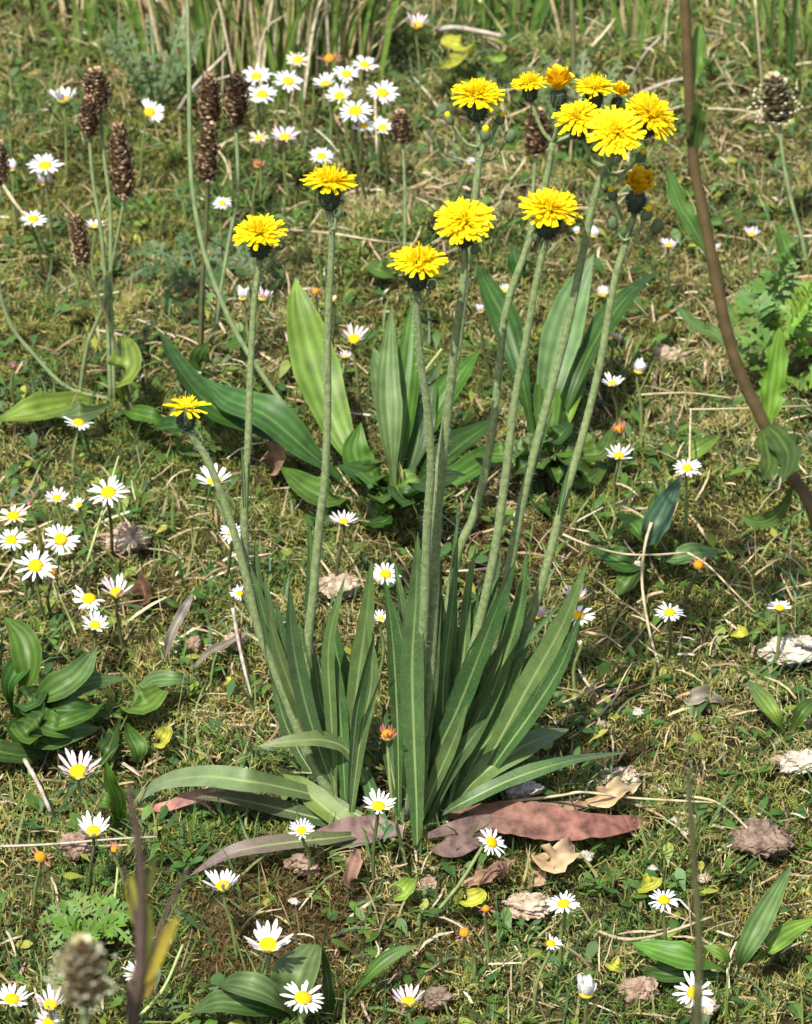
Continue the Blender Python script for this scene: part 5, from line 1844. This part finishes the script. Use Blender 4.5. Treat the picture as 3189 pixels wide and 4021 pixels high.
TANL = (.40, .28, .15)
fallen([(1115, 1800), (1150, 1815), (1180, 1800), (1210, 1780)], [.004, .018, .022, .016], 64, TANL, (.46, .33, .2), 'crumpled tan dead leaf in front of the red brown leaf', wave=.7)
fallen([(1230, 1690), (1270, 1680), (1310, 1660), (1345, 1650)], [.008, .018, .02, .014], 50, TANL, (.45, .36, .2), 'curled tan dead leaf lying behind the red brown leaf', wave=.6)
fallen([(745, 1880), (735, 1850), (745, 1815), (755, 1790)], [.003, .014, .018, .016], 34, (.26, .15, .10), (.30, .18, .13), 'narrow pinkish brown dead leaf in front of the hawkweed foot')
fallen([(1085, 1810), (1050, 1830), (1010, 1850), (980, 1860)], [.012, .012, .01, .004], 34, (.26, .14, .10), None, 'ragged pink brown dead leaf beside the tipped daisy')
fallen([(575, 1000), (580, 975), (575, 950), (560, 930)], [.004, .02, .03, .03], 56, (.24, .15, .09), (.30, .2, .13), 'brown shrivelled dead leaf between the two left hawkweed stems')
fallen([(300, 1275), (305, 1255), (300, 1235), (290, 1220)], [.003, .012, .016, .014], 44, (.10, .055, .03), None, 'dark brown dead leaf beside the pink lilac daisy')
fallen([(345, 1400), (360, 1340), (385, 1290), (405, 1250)], [.004, .02, .028, .03], 22, (.17, .15, .12), (.22, .20, .17), 'grey dried leaf curling upright behind the small plantain')
fallen([(400, 1415), (440, 1375), (490, 1350), (525, 1330)], [.004, .014, .018, .014], 18, (.18, .155, .12), None, 'grey dried leaf lying towards the hawkweed leaves')
fallen([(1150, 1820), (1130, 1850), (1115, 1860)], [.004, .01, .006], 40, (.38, .25, .16), None, 'small tan curled leaf below the crumpled one', wave=.6)
fallen([(1440, 1480), (1460, 1470), (1490, 1465), (1520, 1480)], [.004, .012, .014, .006], 40, (.20, .18, .14), None, 'greyish withered leaf on the moss below the slim stemmed daisy')
YLW = (.34, .34, .035)
for pix, hs, wp, lab in [
        ([(1540, 1335), (1550, 1332), (1562, 1330), (1575, 1332)], [.004, .012, .014, .012], 30, 'small yellow leaf alone on the moss above the broad white stone'),
        ([(1255, 1430), (1262, 1420), (1275, 1408), (1290, 1395)], [.006, .014, .016, .014], 30, 'yellow green leaf pierced by a pale straw'),
        ([(335, 1580), (340, 1560), (348, 1545), (352, 1530)], [.004, .014, .018, .018], 34, 'bright yellow leaf in the shade of the small plantain'),
        ([(970, 1900), (985, 1895), (1005, 1888), (1020, 1875)], [.006, .014, .018, .018], 40, 'lime yellow leaf above the round yellow daisy head'),
        ([(1345, 1870), (1360, 1865), (1375, 1858), (1385, 1850)], [.004, .012, .014, .012], 44, 'lime yellow leaf right of the flat tan stone'),
        ([(1275, 2030), (1288, 2030), (1300, 2035), (1310, 2042)], [.004, .010, .012, .008], 34, 'yellow leaf at the edge of the broad front leaf'),
        ([(835, 1895), (845, 1880), (855, 1865), (868, 1850)], [.004, .016, .02, .02], 46, 'bright green rounded leaf right before the hawkweed foot'),
        ([(1000, 105), (980, 100), (955, 92), (930, 82)], [.02, .03, .035, .03], 38, 'upper yellow lobed leaf below the thick pale stick'),
        ([(1000, 112), (975, 120), (950, 132), (930, 145)], [.02, .028, .03, .02], 46, 'lower yellow lobed leaf below the thick pale stick'),
        ([(1010, 120), (1040, 122), (1065, 118)], [.02, .028, .025], 30, 'yellow green leaf beside the two yellow lobed leaves'),
        ([(470, 1440), (478, 1435), (485, 1425)], [.004, .012, .014], 16, 'tiny yellow leaf left of the leaning hawkweed leaves'),
        ([(265, 1900), (270, 1870), (272, 1850)], [.006, .02, .03], 24, 'upright yellow leaf behind the purplish stem'),
        ([(1545, 735), (1535, 728), (1520, 718)], [.02, .03, .03], 22, 'yellow leaf tip touching the tall reddish stem')]:
    c = YLW if 'green' not in lab else (.17, .27, .035)
    fallen(pix, hs, wp, c, tuple(x * 1.1 for x in c), lab, 'fallen_leaf', 'plantain_leaf', 'leaf', wave=.15, ragged=.08)

# chips of chalk beside the white stones
for k_, (u, v, wd_, hg_) in enumerate([(1610, 1400, 34, 16), (1630, 1382, 40, 18), (1700, 1372, 44, 18), (1652, 1412, 30, 14), (1640, 1620, 34, 16), (1660, 1640, 40, 18),
                                       (1425, 1750, 26, 16), (1440, 1772, 22, 14), (1250, 1715, 24, 14), (1345, 1520, 26, 14), (1270, 1545, 24, 12), (1375, 1850, 20, 12),
                                       (1480, 1870, 30, 18), (585, 1800, 22, 14), (1010, 1560, 20, 12), (620, 1920, 22, 12)]):
    stone(u, v, wd_, hg_, 'stone_white' if k_ % 4 else 'stone_tan', 'small pale chip of chalk lying in the moss', 'chip', 'chalk_chip', seed=40 + k_)
for o in bpy.data.objects:
    if o.name.startswith('chalk_chip'):
        o['group'] = 'chips of chalk strewn in the moss'

# purple vetch-like flowers at the left
M['purple'] = mat_flat('purple_petal', (0.36, 0.13, 0.46), 300, 0.75, 1.15, rough=0.55, trans=0.25, bump=None, tcol=(1, 1, 1), spec=0.2)
DP['purple'] = petal_meshes(M['purple'], .3, -.2, 9)
KIND['purple'] = ('purple', 10, (.3, 1.2), 'old')
for u, v, w_, lab in [(28, 772, 18, 'tiny purple flower alone in the grass behind the left plantain leaf'), (62, 1062, 18, 'tiny purple flower between the cream and the pink flushed daisies'),
                      (48, 1075, 12, 'second tiny purple flower half behind the cream daisy')]:
    o = daisy(u, v, w_, 'purple', (0, -.3), lab, .04)
    o.name = 'purple_flower'
    o['category'] = 'flower'
